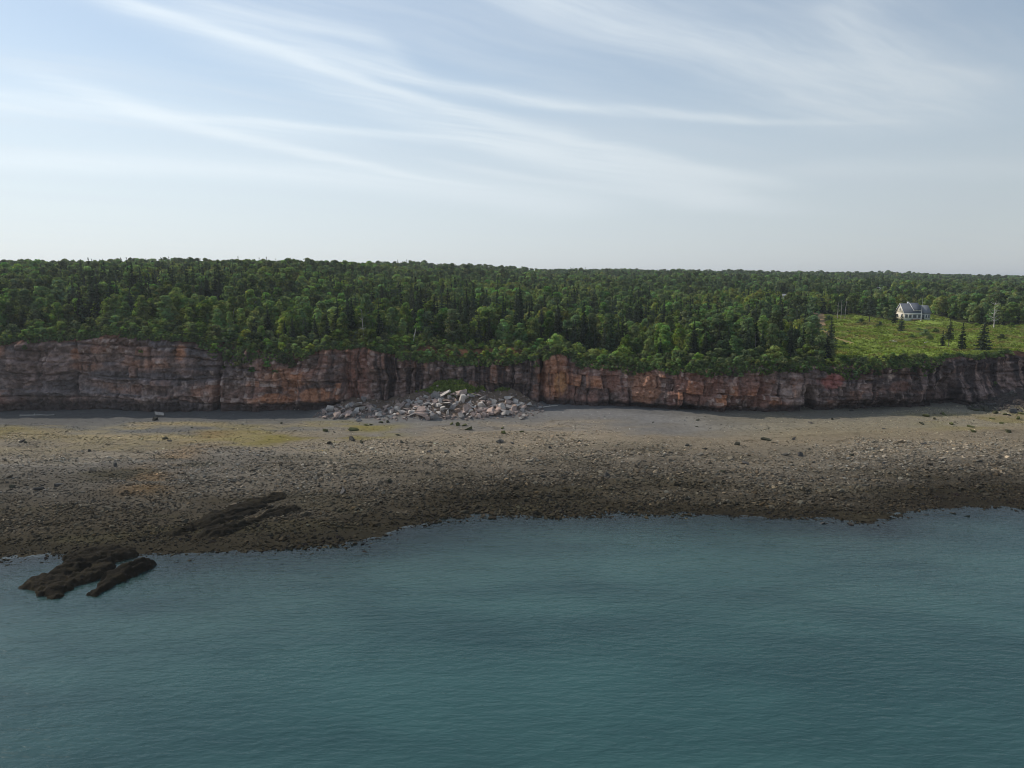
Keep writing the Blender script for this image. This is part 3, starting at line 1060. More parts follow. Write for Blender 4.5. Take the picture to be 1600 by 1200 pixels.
def spruce_crown(seed, h, rad, tiers, nb, size, base, bare=0.1, gappy=0.15):
    rng = np.random.default_rng(seed)
    P, N, C = [], [], []
    lop = rng.uniform(0.8, 1.0, 8)
    for ti in range(tiers):
        f = (ti + rng.uniform(-0.3, 0.3)) / tiers
        f = min(max(f, 0), 0.99)
        z = h * (bare + (1 - bare) * f)
        w = rad * (1 - f) ** 0.85 + 0.12
        cnt = max(3, int(nb * (0.45 + 0.55 * (1 - f))))
        a0 = rng.uniform(0, 6.28)
        for b in range(cnt):
            if rng.uniform() < gappy:
                continue
            a = a0 + 2 * math.pi * b / cnt + rng.uniform(-0.3, 0.3)
            L = w * rng.uniform(0.65, 1.12) * lop[int(a / 6.2832 * 8) % 8]
            m_ = max(2, int(L / (size * 0.75)))
            t = (np.arange(m_) + rng.uniform(0.2, 0.9, m_)) / m_
            rr = L * t
            zz = z - 0.32 * L * t ** 1.3 + 0.12 * L * t ** 3 + rng.uniform(-0.15, 0.15, m_)
            da = a + rng.uniform(-0.16, 0.16, m_)
            P.append(np.stack([np.cos(da) * rr, np.sin(da) * rr, zz], -1))
            nn = np.stack([np.cos(da) * 0.45, np.sin(da) * 0.45, np.full(m_, 0.8)], -1) + rng.normal(size=(m_, 3)) * 0.4
            N.append(nn)
            tone = rng.uniform(0.7, 1.25)
            C.append(np.array(base) * tone * rng.uniform(0.75, 1.25, (m_, 1)))
    # leader
    P.append(np.stack([rng.normal(size=8) * 0.06, rng.normal(size=8) * 0.06, h * np.linspace(0.90, 0.985, 8)], -1))
    N.append(rng.normal(size=(8, 3)))
    C.append(np.tile(np.array(base), (8, 1)))
    P = np.concatenate(P); N = np.concatenate(N); C = np.concatenate(C)
    return leaf_quads(rng, P, N, size * np.clip(1.1 - 0.5 * np.clip(P[:, 2] / h, 0, 1) ** 3, 0.5, 1.1), C, 0.35)


def crown_mesh(name, data, mat):
    v, q, c = data
    return mesh_np(name, v, q, None, mat, {'Col': ('COLOR', c)})


def trunk_mesh(name, seed, h, r, mat, limbs=4, lean=0.05, top=0.75):
    rng = random.Random(seed)
    mb = MB()
    lx, ly = rng.uniform(-lean, lean) * h, rng.uniform(-lean, lean) * h
    n = 6
    pts = [(lx * (i / n) ** 1.5 + rng.uniform(-.06, .06), ly * (i / n) ** 1.5 + rng.uniform(-.06, .06), -0.5 + (h * top + 0.5) * i / n) for i in range(n + 1)]
    mb.tube(pts, [r * (1 - 0.8 * i / n) for i in range(n + 1)], 6)
    for j in range(limbs):
        i = rng.randint(2, n - 1)
        a = rng.uniform(0, 6.28)
        L = h * rng.uniform(0.16, 0.3)
        p = pts[i]
        mb.tube([p, (p[0] + math.cos(a) * L * .5, p[1] + math.sin(a) * L * .5, p[2] + L * .45), (p[0] + math.cos(a) * L * .8, p[1] + math.sin(a) * L * .8, p[2] + L)], [r * .45, r * .3, r * .1], 5)
    return mb.mesh(name, mat)


G_A = (0.120, 0.186, 0.056)      # mid green
G_B = (0.170, 0.235, 0.060)      # fresh green
G_C = (0.092, 0.136, 0.060)      # dull dark green
G_S = (0.034, 0.052, 0.028)      # spruce
G_S2 = (0.048, 0.062, 0.038)

BROAD, SPRUCE, SHRUB, FARB, FARS = [], [], [], [], []     # (crown mesh, trunk mesh, height)
for i, (h, r, g, mt) in enumerate(((9.5, 3.3, G_A, M_bark), (11.0, 3.4, G_C, M_bark), (8.5, 3.0, G_B, M_birch), (10.0, 2.6, G_A, M_birch), (7.5, 3.2, G_C, M_bark), (9.0, 2.7, G_B, M_birch))):
    BROAD.append((crown_mesh('broad_crown', broad_crown(200 + i, h, r, 46, 46, 0.25, g, 0.22), M_leaf), trunk_mesh('broad_trunk', 220 + i, h, 0.17, mt), h))
for i, (h, r, g, bare) in enumerate(((12.5, 2.3, G_S, 0.08), (10.0, 2.2, G_S2, 0.05), (14.0, 2.4, G_S, 0.18), (9.0, 1.8, G_S, 0.06), (12.0, 1.9, G_S2, 0.28))):
    SPRUCE.append((crown_mesh('spruce_crown', spruce_crown(240 + i, h, r, int(h * 2.1), 12, 0.25, g, bare, 0.12 if i < 4 else 0.3), M_needle), trunk_mesh('spruce_trunk', 250 + i, h, 0.16, M_bark, 0, 0.015, 0.96), h))
for i, (h, r, g) in enumerate(((3.2, 2.3, G_C), (2.6, 2.0, G_A), (4.0, 2.2, G_A), (2.2, 1.9, G_B), (3.4, 2.6, G_B))):
    SHRUB.append((crown_mesh('shrub_foliage', broad_crown(260 + i, h, r, 20, 46, 0.20, g, 0.12, True), M_leaf), trunk_mesh('shrub_stem', 265 + i, h, 0.07, M_bark, 5, 0.1, 0.6), h))


def join_np(parts):
    v, q, c, o = [], [], [], 0
    for a, b, d in parts:
        v.append(a); q.append(b + o); c.append(d); o += len(a)
    return np.concatenate(v), np.concatenate(q), np.concatenate(c)


for i, (h, r, g) in enumerate(((9.5, 3.3, G_A), (10.5, 3.2, G_C), (8.5, 3.2, G_B), (9.0, 2.8, G_A))):
    FARB.append(crown_mesh('far_broad', broad_crown(280 + i, h, r, 34, 22, 0.37, g, 0.22), M_leaf))
for i, (h, r, g) in enumerate(((12.0, 2.2, G_S), (10.0, 2.0, G_S2), (14.0, 2.3, G_S))):
    FARS.append(crown_mesh('far_spruce', spruce_crown(290 + i, h, r, int(h * 1.5), 10, 0.36, g, 0.06), M_needle))


def proto(name, me):
    return bpy.data.objects.new(name, me)      # kept out of the scene: only a shape to be scattered


def scatter(name, P, rot, scl, idx, protos, extra=None, label=None):
    """a mass nobody could count: points carrying shapes"""
    n = len(P)
    at = {'rot': ('VEC', rot), 'scl': ('VEC', scl), 'idx': ('INT', idx)}
    at.update(extra or {})
    me = mesh_np(name, P, None, None, None, at)
    o = link(name, me)
    o['kind'] = 'stuff'
    if label:
        o['label'] = label
    ng = bpy.data.node_groups.new(name, 'GeometryNodeTree')
    ng.interface.new_socket('Geometry', in_out='INPUT', socket_type='NodeSocketGeometry')
    ng.interface.new_socket('Geometry', in_out='OUTPUT', socket_type='NodeSocketGeometry')
    gi = ng.nodes.new('NodeGroupInput'); go = ng.nodes.new('NodeGroupOutput')
    m2p = ng.nodes.new('GeometryNodeMeshToPoints')
    ng.links.new(gi.outputs[0], m2p.inputs[0])
    j = ng.nodes.new('GeometryNodeGeometryToInstance')
    for p in reversed(protos):
        oi = ng.nodes.new('GeometryNodeObjectInfo')
        oi.inputs['Object'].default_value = p
        oi.inputs['As Instance'].default_value = False
        ng.links.new(oi.outputs['Geometry'], j.inputs[0])

    def na(nm, ty):
        a = ng.nodes.new('GeometryNodeInputNamedAttribute')
        a.data_type = ty
        a.inputs['Name'].default_value = nm
        return a.outputs[0]
    ip = ng.nodes.new('GeometryNodeInstanceOnPoints')
    ng.links.new(m2p.outputs[0], ip.inputs['Points'])
    ng.links.new(j.outputs[0], ip.inputs['Instance'])
    ip.inputs['Pick Instance'].default_value = True
    ng.links.new(na('idx', 'INT'), ip.inputs['Instance Index'])
    e2r = ng.nodes.new('FunctionNodeEulerToRotation')
    ng.links.new(na('rot', 'FLOAT_VECTOR'), e2r.inputs[0])
    ng.links.new(e2r.outputs[0], ip.inputs['Rotation'])
    ng.links.new(na('scl', 'FLOAT_VECTOR'), ip.inputs['Scale'])
    ng.links.new(ip.outputs[0], go.inputs[0])
    md = o.modifiers.new('scatter', 'NODES')
    md.node_group = ng
    return o


# ---- places kept clear of trees
HOUSE = at_z(1431, 500, 22.6)
HOUSE_X, HOUSE_Y = HOUSE[0], HOUSE[1]


def ground(x, y):
    return land_z(np.asarray(x, float), np.asarray(y, float)) + 0.25


def gz(x, y):
    return float(ground(np.array([x]), np.array([y]))[0])


FARHOUSES = [(1377, 451, 560.0), (1231, 470, 430.0)]
rngT = np.random.default_rng(7)


def jitter_grid(x0, x1, y0, y1, st, jit=0.42):
    gx = np.arange(x0, x1, st); gy = np.arange(y0, y1, st)
    a, b = np.meshgrid(gx, gy)
    a = a + rngT.uniform(-jit, jit, a.shape) * st
    b = b + rngT.uniform(-jit, jit, b.shape) * st
    return a.ravel(), b.ravel()


def keep_forest(x, y):
    e = y - yedge(x)
    ok = (np.abs(x) < 0.86 * y + 15)
    ok &= ~in_poly(x, y, _mead)
    ok &= ~((x > 0.452 * y) & (e < 14))
    ok &= ~((np.abs(x - HOUSE_X) < 11) & (np.abs(y - HOUSE_Y - 3) < 11))
    u, v = project(x, y, ground(x, y))
    ok &= ~((u > 1268) & (u < 1293) & (y > 218) & (y < 356))
    for fu, fv, fd in FARHOUSES:
        ok &= ~((np.abs(u - fu) < 14) & (y > fd - 75) & (y < fd + 8))
    return ok, e, u


# the wood is thinner and shrubby along some stretches of the edge
def setback(x):
    return np.interp(x, [-150, -95, -75, -60, -44, -36, -5, 0, 8, 16, 40, 70, 92, 100], [9, 9, 5, 5, 6, 15, 13, 9, 13, 17, 11, 5, 6, 3])


x1, y1 = jitter_grid(-260, 320, 190, 420, 4.1)
ok, e, u = keep_forest(x1, y1)
ok &= e > setback(x1)
x1, y1, e = x1[ok], y1[ok], e[ok]
con = 1.25 * fbm(x1 / 26.0, y1 / 22.0, 301, 3) + rngT.uniform(-0.5, 0.5, len(x1))
isS = con > 0.30 - 0.25 * np.exp(-((x1 + 5) / 35.0) ** 2) * (e < 40)
rk = rngT.uniform(size=len(x1))
u1, v1 = project(x1, y1, ground(x1, y1))
inview = (u1 > -60) & (u1 < 1660)


def tree_zone(x):
    for lim, nm in ((-165, 'at the far left edge of the wood'), (-145, 'near the left edge of the wood'), (-125, 'at the left end of the cliff'), (-104, 'above the grey banded cliff'), (-84, 'left of the dark notch'), (-60, 'above the hanging green plants'), (-46, 'above the orange scarred cliff'), (-30, 'above the left boulder heap'), (-12, 'above the middle of the rockfall'), (8, 'above the right end of the rockfall'), (17, 'above the orange buttress'), (40, 'above the red cliff'), (64, 'above the right part of the red cliff'), (90, 'left of the grass clearing')):
        if x < lim:
            return nm
    return 'beside the grass clearing'


def place_tree(kind, pr, x, y, sc, rz, label, group, cat, names, wide=1.0):
    t = thing(names[0], (x, y, gz(x, y) - 0.1), label, cat, group, rz)
    t.scale = (sc * wide, sc * wide, sc)
    link(names[1], pr[0], t)
    link(names[2], pr[1], t)
    return t


order = np.argsort(e + 0.0 * x1)
used = np.zeros(len(x1), bool)
cnt = {True: 0, False: 0}
rr = random.Random(11)
for i in order:
    if not inview[i]:
        continue
    sp = bool(isS[i])
    if cnt[sp] >= 285:
        continue
    cnt[sp] += 1
    used[i] = True
    zone = tree_zone(x1[i])
    row = 'front-row' if e[i] < setback(x1[i]) + 7 else ('second-row' if e[i] < setback(x1[i]) + 14 else 'third-row')
    sc = rr.uniform(0.55, 1.1) if e[i] < 14 else rr.uniform(0.62, 1.22)
    size = 'short' if sc < 0.72 else ('very tall' if sc > 1.1 else ('tall' if sc > 0.96 else ('lowish' if sc < 0.84 else 'middling')))
    if sp:
        kx = rr.randrange(len(SPRUCE))
        tone = ('dark pointed spruce', 'grey-green pointed spruce', 'dark long-trunked spruce', 'slim dark spruce', 'thin gappy grey-green spruce')[kx]
        place_tree('s', SPRUCE[kx], x1[i], y1[i], sc, rr.uniform(0, 6.28), f'{size} {tone}, {row}, {zone}', 'spruces along the cliff top', 'tree', ('spruce_tree', 'crown', 'trunk'))
    else:
        pt = float(vn2(np.array([x1[i] / 24.0]), np.array([y1[i] / 24.0]), 331)[0]) + rr.uniform(-0.22, 0.22)
        kx = rr.choice((1, 4)) if pt < 0.38 else (rr.choice((0, 3)) if pt < 0.58 else rr.choice((2, 5, 0)))
        tone = {0: 'mid green round', 1: 'dull green tall-crowned', 2: 'fresh green pale-trunked', 3: 'mid green slender', 4: 'dull green spreading', 5: 'fresh green slender'}[kx]
        place_tree('b', BROAD[kx], x1[i], y1[i], sc * 0.95, rr.uniform(0, 6.28), f'{size} {tone} leafy tree, {row}, {zone}', 'leafy trees along the cliff top', 'tree', ('leafy_tree', 'crown', 'trunk'), rr.uniform(0.85, 1.2))

# the rest of the wood, back to the skyline
xa, ya, sa = [x1[~used]], [y1[~used]], [isS[~used]]
for (ya0, ya1, st) in ((420, 640, 4.8), (640, 1000, 5.9), (1000, 1700, 8.6), (1700, 2600, 15.0)):
    W = 0.86 * ya1
    a, b = jitter_grid(-W, W, ya0, ya1, st)
    ok, e2, u2 = keep_forest(a, b)
    a, b = a[ok], b[ok]
    c2 = 1.3 * fbm(a / 50.0, b / 50.0, 303, 3) + rngT.uniform(-0.5, 0.5, len(a))
    xa.append(a); ya.append(b); sa.append(c2 > 0.40)
xa = np.concatenate(xa); ya = np.concatenate(ya); sa = np.concatenate(sa)
n = len(xa)
za = ground(xa, ya) - 0.2
dist = np.hypot(xa, ya)
sc = (0.62 + 0.62 * rngT.beta(2, 2.2, n)) * np.where(sa, np.interp(dist, [300, 420], [0.95, 0.74]), 1.0) * (0.85 + 0.35 * vn2(xa / 45.0, ya / 45.0, 309)) * np.where(dist > 1000, 1.12, 1.0)
wid = sc * rngT.uniform(0.85, 1.2, n) * np.interp(dist, [400, 640, 641, 1000, 1001, 1700, 1701, 3000], [1, 1.05, 1.12, 1.12, 1.4, 1.4, 2.0, 2.0])
ptc = vn2(xa / 34.0, ya / 34.0, 331) + rngT.uniform(-0.22, 0.22, n)
idx = np.where(sa, len(FARB) + rngT.integers(0, len(FARS), n), np.where(ptc < 0.36, 1, np.where(ptc < 0.52, 0, np.where(ptc < 0.66, 3, 2))))
rot = np.zeros((n, 3)); rot[:, 2] = rngT.uniform(0, 6.28, n)
scatter('distant_forest', np.stack([xa, ya, za], -1), rot, np.stack([wid, wid, sc], -1), idx, [proto('far_tree', m_) for m_ in FARB + FARS], None, 'mixed spruce and leafy forest reaching back to the skyline')
print('forest instances', n)

# undergrowth fills the slope between the trees and the brow
xu, yu = jitter_grid(-170, 190, 190, 262, 1.75)
ok, e, u = keep_forest(xu, yu)
inm = in_poly(xu, yu, _mead)
ok &= (e > 1.0) & (e < setback(xu) + 16)
sel = ok & (rngT.uniform(size=len(xu)) < 0.85)
xq, yq = xu[sel], yu[sel]
n = len(xq)
s_ = rngT.uniform(0.28, 0.62, n) * (0.75 + 0.6 * vn2(xq / 8.0, yq / 8.0, 311))
rot = np.zeros((n, 3)); rot[:, 2] = rngT.uniform(0, 6.28, n)
hh = s_ * rngT.uniform(0.8, 1.2, n)
scatter('undergrowth', np.stack([xq, yq, ground(xq, yq) - 0.1], -1), rot, np.stack([s_ * 1.2, s_ * 1.2, hh], -1), rngT.integers(0, len(SHRUB), n), [proto('low_bush', p[0]) for p in SHRUB], None, 'low bushes and bracken under the trees along the cliff top')

# growth that has crept over the brow and down the rock
nh = 5200
hx = rngT.uniform(-150, 152, nh)
dmax = np.interp(hx, [-150, -90, -84, -76, -60, -55, -40, -30, 0, 6, 12, 20, 70, 80, 92, 122, 126, 152], [0.9, 0.9, 3.2, 4.2, 3.2, 0.6, 0.6, 1.2, 1.2, 2.0, 0.5, 1.6, 1.8, 1.2, 2.6, 2.6, 0.7, 0.6])
dmax = dmax * (0.55 + 1.1 * np.clip(0.5 + fbm(hx / 5.0, 0.0, 315, 3), 0, 1))
hz_ = dmax * rngT.uniform(0, 1, nh) ** 1.4
hxi = np.searchsorted(cl_xs, hx)
hp = []
for i in range(nh):
    ci = min(hxi[i], len(cl_xs) - 1)
    zt_ = cl_Z[-1, ci] - hz_[i]
    hp.append((hx[i], np.interp(zt_, cl_Z[:, ci], cl_Y[:, ci]) - 0.05, zt_ - 0.25))
s_ = rngT.uniform(0.16, 0.36, nh)
rot = np.zeros((nh, 3)); rot[:, 2] = rngT.uniform(0, 6.28, nh); rot[:, 0] = rngT.uniform(0.2, 0.8, nh)
scatter('hanging_growth', np.array(hp), np.stack([rot[:, 0] * 0, rot[:, 1], rot[:, 2]], -1), np.stack([s_, s_, s_ * 0.9], -1), rngT.integers(0, 4, nh), [proto('creeper', p[0]) for p in SHRUB[:4]], None, 'green creepers and turf hanging over the brow of the cliff')

# shrubs on the brow, each its own plant
rs = random.Random(23)
zone_over = [(345, 480), (640, 800)]
cntS = 0
xv = -150.0
while xv < 150:
    xv += rs.uniform(1.3, 2.3)
    uu = 800 + F * xv / 206.0
    if not (-40 < uu < 1650):
        continue
    low = 1290 < uu
    rows = 2
    for rw in range(rows):
        x = xv + rs.uniform(-0.6, 0.6)
        y = float(yfront(np.array([x]))[0]) + (0.9 + rs.uniform(-0.4, 0.5) if rw == 0 else rs.uniform(2.5, 7.5))
        sc = rs.uniform(0.45, 0.75) if rw == 0 else rs.uniform(0.7, 1.3)
        if low:
            sc = rs.uniform(0.45, 0.75) if uu < 1480 else rs.uniform(0.25, 0.5)
            if rw == 1:
                y = float(yfront(np.array([x]))[0]) + rs.uniform(1.2, 2.6)
                sc *= 0.8
        if 620 < uu < 840:
            sc *= 0.5
            if rw == 1 and rs.random() < 0.7:
                continue
        if 855 < uu < 885 and rw == 0:
            continue
        if cntS >= 290:
            continue
        cntS += 1
        kx = rs.choice((0, 0, 1, 2, 4)) if not (860 < uu < 1000 and rw == 1) else rs.choice((3, 4))
        tone = ('dull green', 'mid green', 'mid green upright', 'fresh green', 'fresh green wide')[kx]
        t = place_tree('h', SHRUB[kx], x, y, sc, rs.uniform(0, 6.28), f"{'huge' if sc > 1.1 else ('big' if sc > 0.85 else ('middling' if sc > 0.65 else ('smallish' if sc > 0.5 else ('small' if sc > 0.35 else 'tiny'))))} {tone} shrub {'on the brow' if rw == 0 else 'behind the brow'} {tree_zone(x)}", 'shrubs along the brow of the cliff', 'shrub', ('cliff_shrub', 'foliage', 'stem'), 1.15)
        if rw == 0:
            t.location.z -= 0.5 * sc
            t.rotation_euler.x = rs.uniform(0.2, 0.5) if False else 0.0
# plants hanging down the face
def FACE(x):
    for lim, nm in ((-104, 'of the grey banded cliff'), (-84, 'left of the dark notch'), (-72, 'just right of the dark notch'), (-58, 'over the orange scars'), (-34, 'at the left end of the dark columns'), (-20, 'over the left of the dark columns'), (0, 'over the right of the dark columns'), (12, 'in the deep cleft'), (50, 'of the red cliff'), (85, 'right of the red cliff'), (110, 'below the grass clearing'), (125, 'below the house')):
        if x < lim:
            return nm
    return 'at the right end of the cliff'


for (u, v, sc) in ((352, 545, 0.8), (372, 556, 0.9), (392, 562, 0.9), (410, 572, 0.8), (432, 563, 0.9), (455, 558, 0.9), (470, 566, 0.7), (365, 570, 0.6), (445, 575, 0.6), (650, 558, 0.7), (628, 560, 0.6), (668, 552, 0.8), (690, 549, 0.7), (712, 553, 0.7), (735, 556, 0.7), (760, 558, 0.7), (783, 556, 0.7), (845, 560, 0.6), (838, 572, 0.5), (1010, 574, 0.6), (1045, 577, 0.6), (1090, 580, 0.55), (1140, 578, 0.55), (1225, 572, 0.5), (1320, 577, 0.7), (1350, 578, 0.6), (1380, 575, 0.6), (1415, 576, 0.6), (1440, 572, 0.6), (66, 540, 0.4), (240, 545, 0.4), (1570, 605, 0.4)):
    p = at_y(u, v, 204.5)
    ci = int(np.argmin(np.abs(cl_xs - p[0])))
    yy = float(np.interp(p[2], cl_Z[:, ci], cl_Y[:, ci]))
    kx = rs.choice((0, 1, 2))
    t = thing('cliff_shrub', (p[0], yy - 0.15, p[2] - 0.9 * sc), f"{('dull', 'mid', 'mid')[kx]} green shrub rooted on the rock face {FACE(p[0])}", 'shrub', 'shrubs growing on the cliff face', rs.uniform(0, 6.28))
    t.scale = (sc, sc, sc)
    link('foliage', SHRUB[kx][0], t)
    link('stem', SHRUB[kx][1], t)

# ------------------------------------------------------------------ meadow: grass, bushes, single trees
rngM = np.random.default_rng(31)


def tuft(seed, n, h, base):
    rng = np.random.default_rng(seed)
    v, q, c = [], [], []
    for i in range(n):
        a = rng.uniform(0, 6.28); r = rng.uniform(0, 0.35)
        b = np.array((math.cos(a) * r, math.sin(a) * r, -0.05))
        ta = rng.uniform(0, 6.28); lean = rng.uniform(0.1, 0.5) * h
        tip = b + np.array((math.cos(ta) * lean, math.sin(ta) * lean, h * rng.uniform(0.6, 1.1)))
        w = np.array((-math.sin(ta), math.cos(ta), 0)) * 0.07
        mid = (b * 0.5 + tip * 0.5) + np.array((0, 0, 0.08))
        o = len(v)
        v += [b - w, b + w, mid + w * 0.8, mid - w * 0.8, tip + w * 0.2, tip - w * 0.2]
        q += [[o, o + 1, o + 2, o + 3], [o + 3, o + 2, o + 4, o + 5]]
        c += [np.array(base) * rng.uniform(0.75, 1.3)] * 6
    return np.array(v), np.array(q), np.array(c)


TUFT = [mesh_np('tuft', *(lambda d: (d[0], d[1]))(tuft(41 + i, 14, h, g)), None, M_grass, {'Col': ('COLOR', tuft(41 + i, 14, h, g)[2])}) for i, (h, g) in enumerate(((0.40, (0.165, 0.225, 0.040)), (0.55, (0.185, 0.235, 0.050)), (0.36, (0.145, 0.20, 0.036)), (0.45, (0.21, 0.195, 0.07))))]
gx, gy = rngM.uniform(75, 260, 60000), rngM.uniform(195, 420, 60000)
ok = in_poly(gx, gy, _mead) & (gy - yfront(gx) > 0.9)
dlaw = (np.abs(gx - HOUSE_X - 4) < 12) & (gy > HOUSE_Y - 22)
ok &= ~(dlaw & (rngM.uniform(size=len(gx)) < 0.9))
trk = [at_z(u, v, z)[:2] for u, v, z in ((1277, 492, 23.0), (1279, 508, 22.0), (1300, 523, 20.8), (1330, 532, 20.2))]
for a, b, rdd in ((trk[0], trk[1], 3.0), (trk[1], trk[2], 1.0), (trk[2], trk[3], 1.0)):
    ok &= seg_dist(gx, gy, a, b)[0] > rdd
gx, gy = gx[ok], gy[ok]
n = len(gx)
sz = rngM.uniform(0.6, 1.3, n) * (0.5 + 0.9 * vn2(gx / 6.0, gy / 6.0, 321))
rot = np.zeros((n, 3)); rot[:, 2] = rngM.uniform(0, 6.28, n)
ti = np.where(vn2(gx / 9.0, gy / 5.0, 325) > 0.68, 3, rngM.integers(0, 3, n))
scatter('meadow_grass', np.stack([gx, gy, ground(gx, gy)], -1), rot, np.stack([sz * 1.3, sz * 1.3, sz], -1), ti, [proto('tuft', m_) for m_ in TUFT], None, 'long green grass covering the clearing on the cliff top')
print('tufts', n)
# brow grass
bx = rngM.uniform(-150, 152, 9000)
by = yfront(bx) + rngM.uniform(0.5, 3.0, 9000)
mx_ = rngM.uniform(-30, 4, 4000)
my_ = ycliff(mx_) - rngM.uniform(0.5, 9, 4000)
mm_ = mound(mx_, my_)
mk = sstep(3.9, 5.2, mm_ + 0.9 * fbm(mx_ / 4.0, my_ / 4.0, 91, 3)) > rngM.uniform(0.1, 0.9, 4000)
mx_, my_ = mx_[mk], my_[mk]
nm_ = len(mx_)
rot = np.zeros((nm_, 3)); rot[:, 2] = rngM.uniform(0, 6.28, nm_)
sz = rngM.uniform(0.6, 1.5, nm_)
scatter('mound_grass', np.stack([mx_, my_, beach_z(mx_, my_)], -1), rot, np.stack([sz, sz, sz], -1), rngM.integers(0, 3, nm_), [proto('tuft', m_) for m_ in TUFT[:3]], None, 'green grass on the crest of the earth mound behind the boulders')
sz = rngM.uniform(0.5, 1.1, 9000)
rot = np.zeros((9000, 3)); rot[:, 2] = rngM.uniform(0, 6.28, 9000)
scatter('brow_grass', np.stack([bx, by, ground(bx, by) - 0.1], -1), rot, np.stack([sz, sz, sz], -1), rngM.integers(0, 3, 9000), [proto('tuft', m_) for m_ in TUFT[:3]], None, 'rough grass growing along the brow of the cliff')


def on_land(u, v, z0=21.0):
    """ground point of the land seen at a pixel"""
    lo, hi = 200.0, 520.0
    prev = None
    for y in np.arange(206.0, 520.0, 0.5):
        p = at_y(u, v, y)
        if p[2] <= gz(p[0], y):
            return p[0], y
    return p[0], y


# single trees standing in or beside the clearing
for (u, v, kx, sc, wide, lab) in ((1482, 542, 4, 0.82, 1.15, 'thin spruce with a bare pale lower trunk in the clearing, left of two'), (1502, 546, 3, 0.95, 1.0, 'slim dark spruce in the clearing right of the bare-trunked spruce'), (1535, 546, 1, 1.05, 1.2, 'broad dark spruce standing alone near the brow in front of the dead white tree'), (1297, 543, 1, 1.05, 1.0, 'dark spruce beside the dirt track at the left edge of the clearing'), (1472, 541, 3, 0.6, 1.0, 'small dark spruce left of the bare-trunked spruce in the clearing'), (1358, 505, 4, 1.25, 1.2, 'tall thin spruce with pale trunk at the back of the clearing left of the house'), (1408, 517, 3, 0.75, 1.35, 'small bushy spruce below the house'), (1398, 505, 3, 0.8, 1.3, 'dark spruce partly hiding the gable end of the house')):
    x, y = on_land(u, v)
    t = place_tree('s', SPRUCE[kx], x, y, sc, rs.uniform(0, 6.28), lab, None, 'tree', ('spruce_tree', 'crown', 'trunk'), wide)
for (u, v, kx, sc, lab) in ((1565, 530, 0, 0.5, 'grey-green small leafy tree beside the dead white tree in the clearing'), (1445, 524, 0, 0.62, 'low dull green bush in the middle of the clearing below the lawn'), (1425, 528, 1, 0.5, 'mid green bush left of the low bushes below the lawn'), (1462, 520, 1, 0.62, 'mid green bush at the lower right corner of the lawn'), (1345, 507, 2, 0.6, 'mid green bush at the back of the clearing left of the house'), (1375, 510, 0, 0.55, 'dull green bush below the tall thin spruce'), (1525, 512, 4, 0.5, 'fresh green bush at the back of the clearing near the dead white tree'), (1580, 512, 2, 0.5, 'mid green bush at the back of the clearing at the far right'), (1318, 539, 1, 0.4, 'mid green bush in the clearing near the end of the dirt track'), (1295, 500, 0, 0.6, 'dull green bush at the top of the dirt track'), (1453, 531, 0, 0.45, 'dull green bush among the low bushes, nearest the brow'), (1436, 517, 1, 0.45, 'small mid green bush just below the lawn')):
    x, y = on_land(u, v)
    place_tree('h', SHRUB[kx], x, y, sc * 1.2, rs.uniform(0, 6.28), lab, None, 'bush', ('meadow_bush', 'foliage', 'stem'), 1.3)


# ------------------------------------------------------------------ dead trees and bare trunks
def dead_tree(u, v, h, lean, nb, r, label, seed, mat=None, group=None, where=None, bl=0.28):
    rg = random.Random(seed)
    x, y = where if where else on_land(u, v)
    t = thing('dead_tree', (x, y, gz(x, y) - 0.2), label, 'dead tree', group)
    mb = MB()
    n = 7
    pts = [(lean * h * (i / n) + rg.uniform(-.06, .06), rg.uniform(-.1, .1), h * i / n) for i in range(n + 1)]
    mb.tube(pts, [r * (1 - 0.75 * i / n) for i in range(n + 1)], 7)
    link('trunk', mb.mesh('dead_trunk', mat or M_deadwood), t)
    if nb:
        mb = MB()
        for j in range(nb):
            i = rg.randint(2, n)
            a = rg.choice((0, math.pi)) + rg.uniform(-0.9, 0.9)
            L = h * rg.uniform(0.5, 1.0) * bl * (1.15 - 0.6 * i / n)
            p = pts[i]
            up = rg.uniform(0.2, 1.1)
            q1 = (p[0] + math.cos(a) * L * .5, p[1] + math.sin(a) * L * .5, p[2] + L * .45 * up)
            q2 = (p[0] + math.cos(a) * L * .9, p[1] + math.sin(a) * L * .9, p[2] + L * up)
            mb.tube([p, q1, q2], [r * .4, r * .25, r * .08], 5)
        link('branches', mb.mesh('dead_branches', mat or M_deadwood), t)
    return t


M_white = mat_plain('bleached_wood', (0.52, 0.48, 0.43), 0.2, 3, 0.9, 0.1, 0.3)
dead_tree(1553, 512, 9.5, -0.06, 22, 0.2, 'bleached white dead tree with forked limbs at the back of the clearing', 3, M_white, None, None, 0.42)
dead_tree(645, 534, 4.6, 0.24, 0, 0.2, 'short grey broken trunk leaning to the right above the red soil bank', 5, M_white)
dead_tree(765, 527, 7.5, -0.22, 3, 0.16, 'pale leaning bare trunk in the shrubs above the boulder pile', 6, M_white)
dead_tree(778, 532, 7.0, 0.05, 6, 0.13, 'grey dead tree with thin branches right of the pale leaning trunk', 8)
dead_tree(536, 512, 9.0, -0.08, 5, 0.15, 'grey bare birch trunk standing above the orange scarred cliff', 9, M_birch)
dead_tree(569, 537, 9.5, -0.05, 7, 0.16, 'grey dead tree with spreading top at the brow left of the boulder pile', 10)
dead_tree(462, 514, 7.0, -0.04, 4, 0.15, 'short pale trunk in the trees above the orange scarred cliff', 12, M_birch)
dead_tree(420, 515, 7.5, -0.22, 2, 0.12, 'thin pale trunk leaning left above the hanging green plants', 14, M_birch)
dead_tree(1152, 540, 6.5, -0.16, 4, 0.12, 'pale leaning dead trunk in the trees above the right part of the red cliff', 15, M_white)
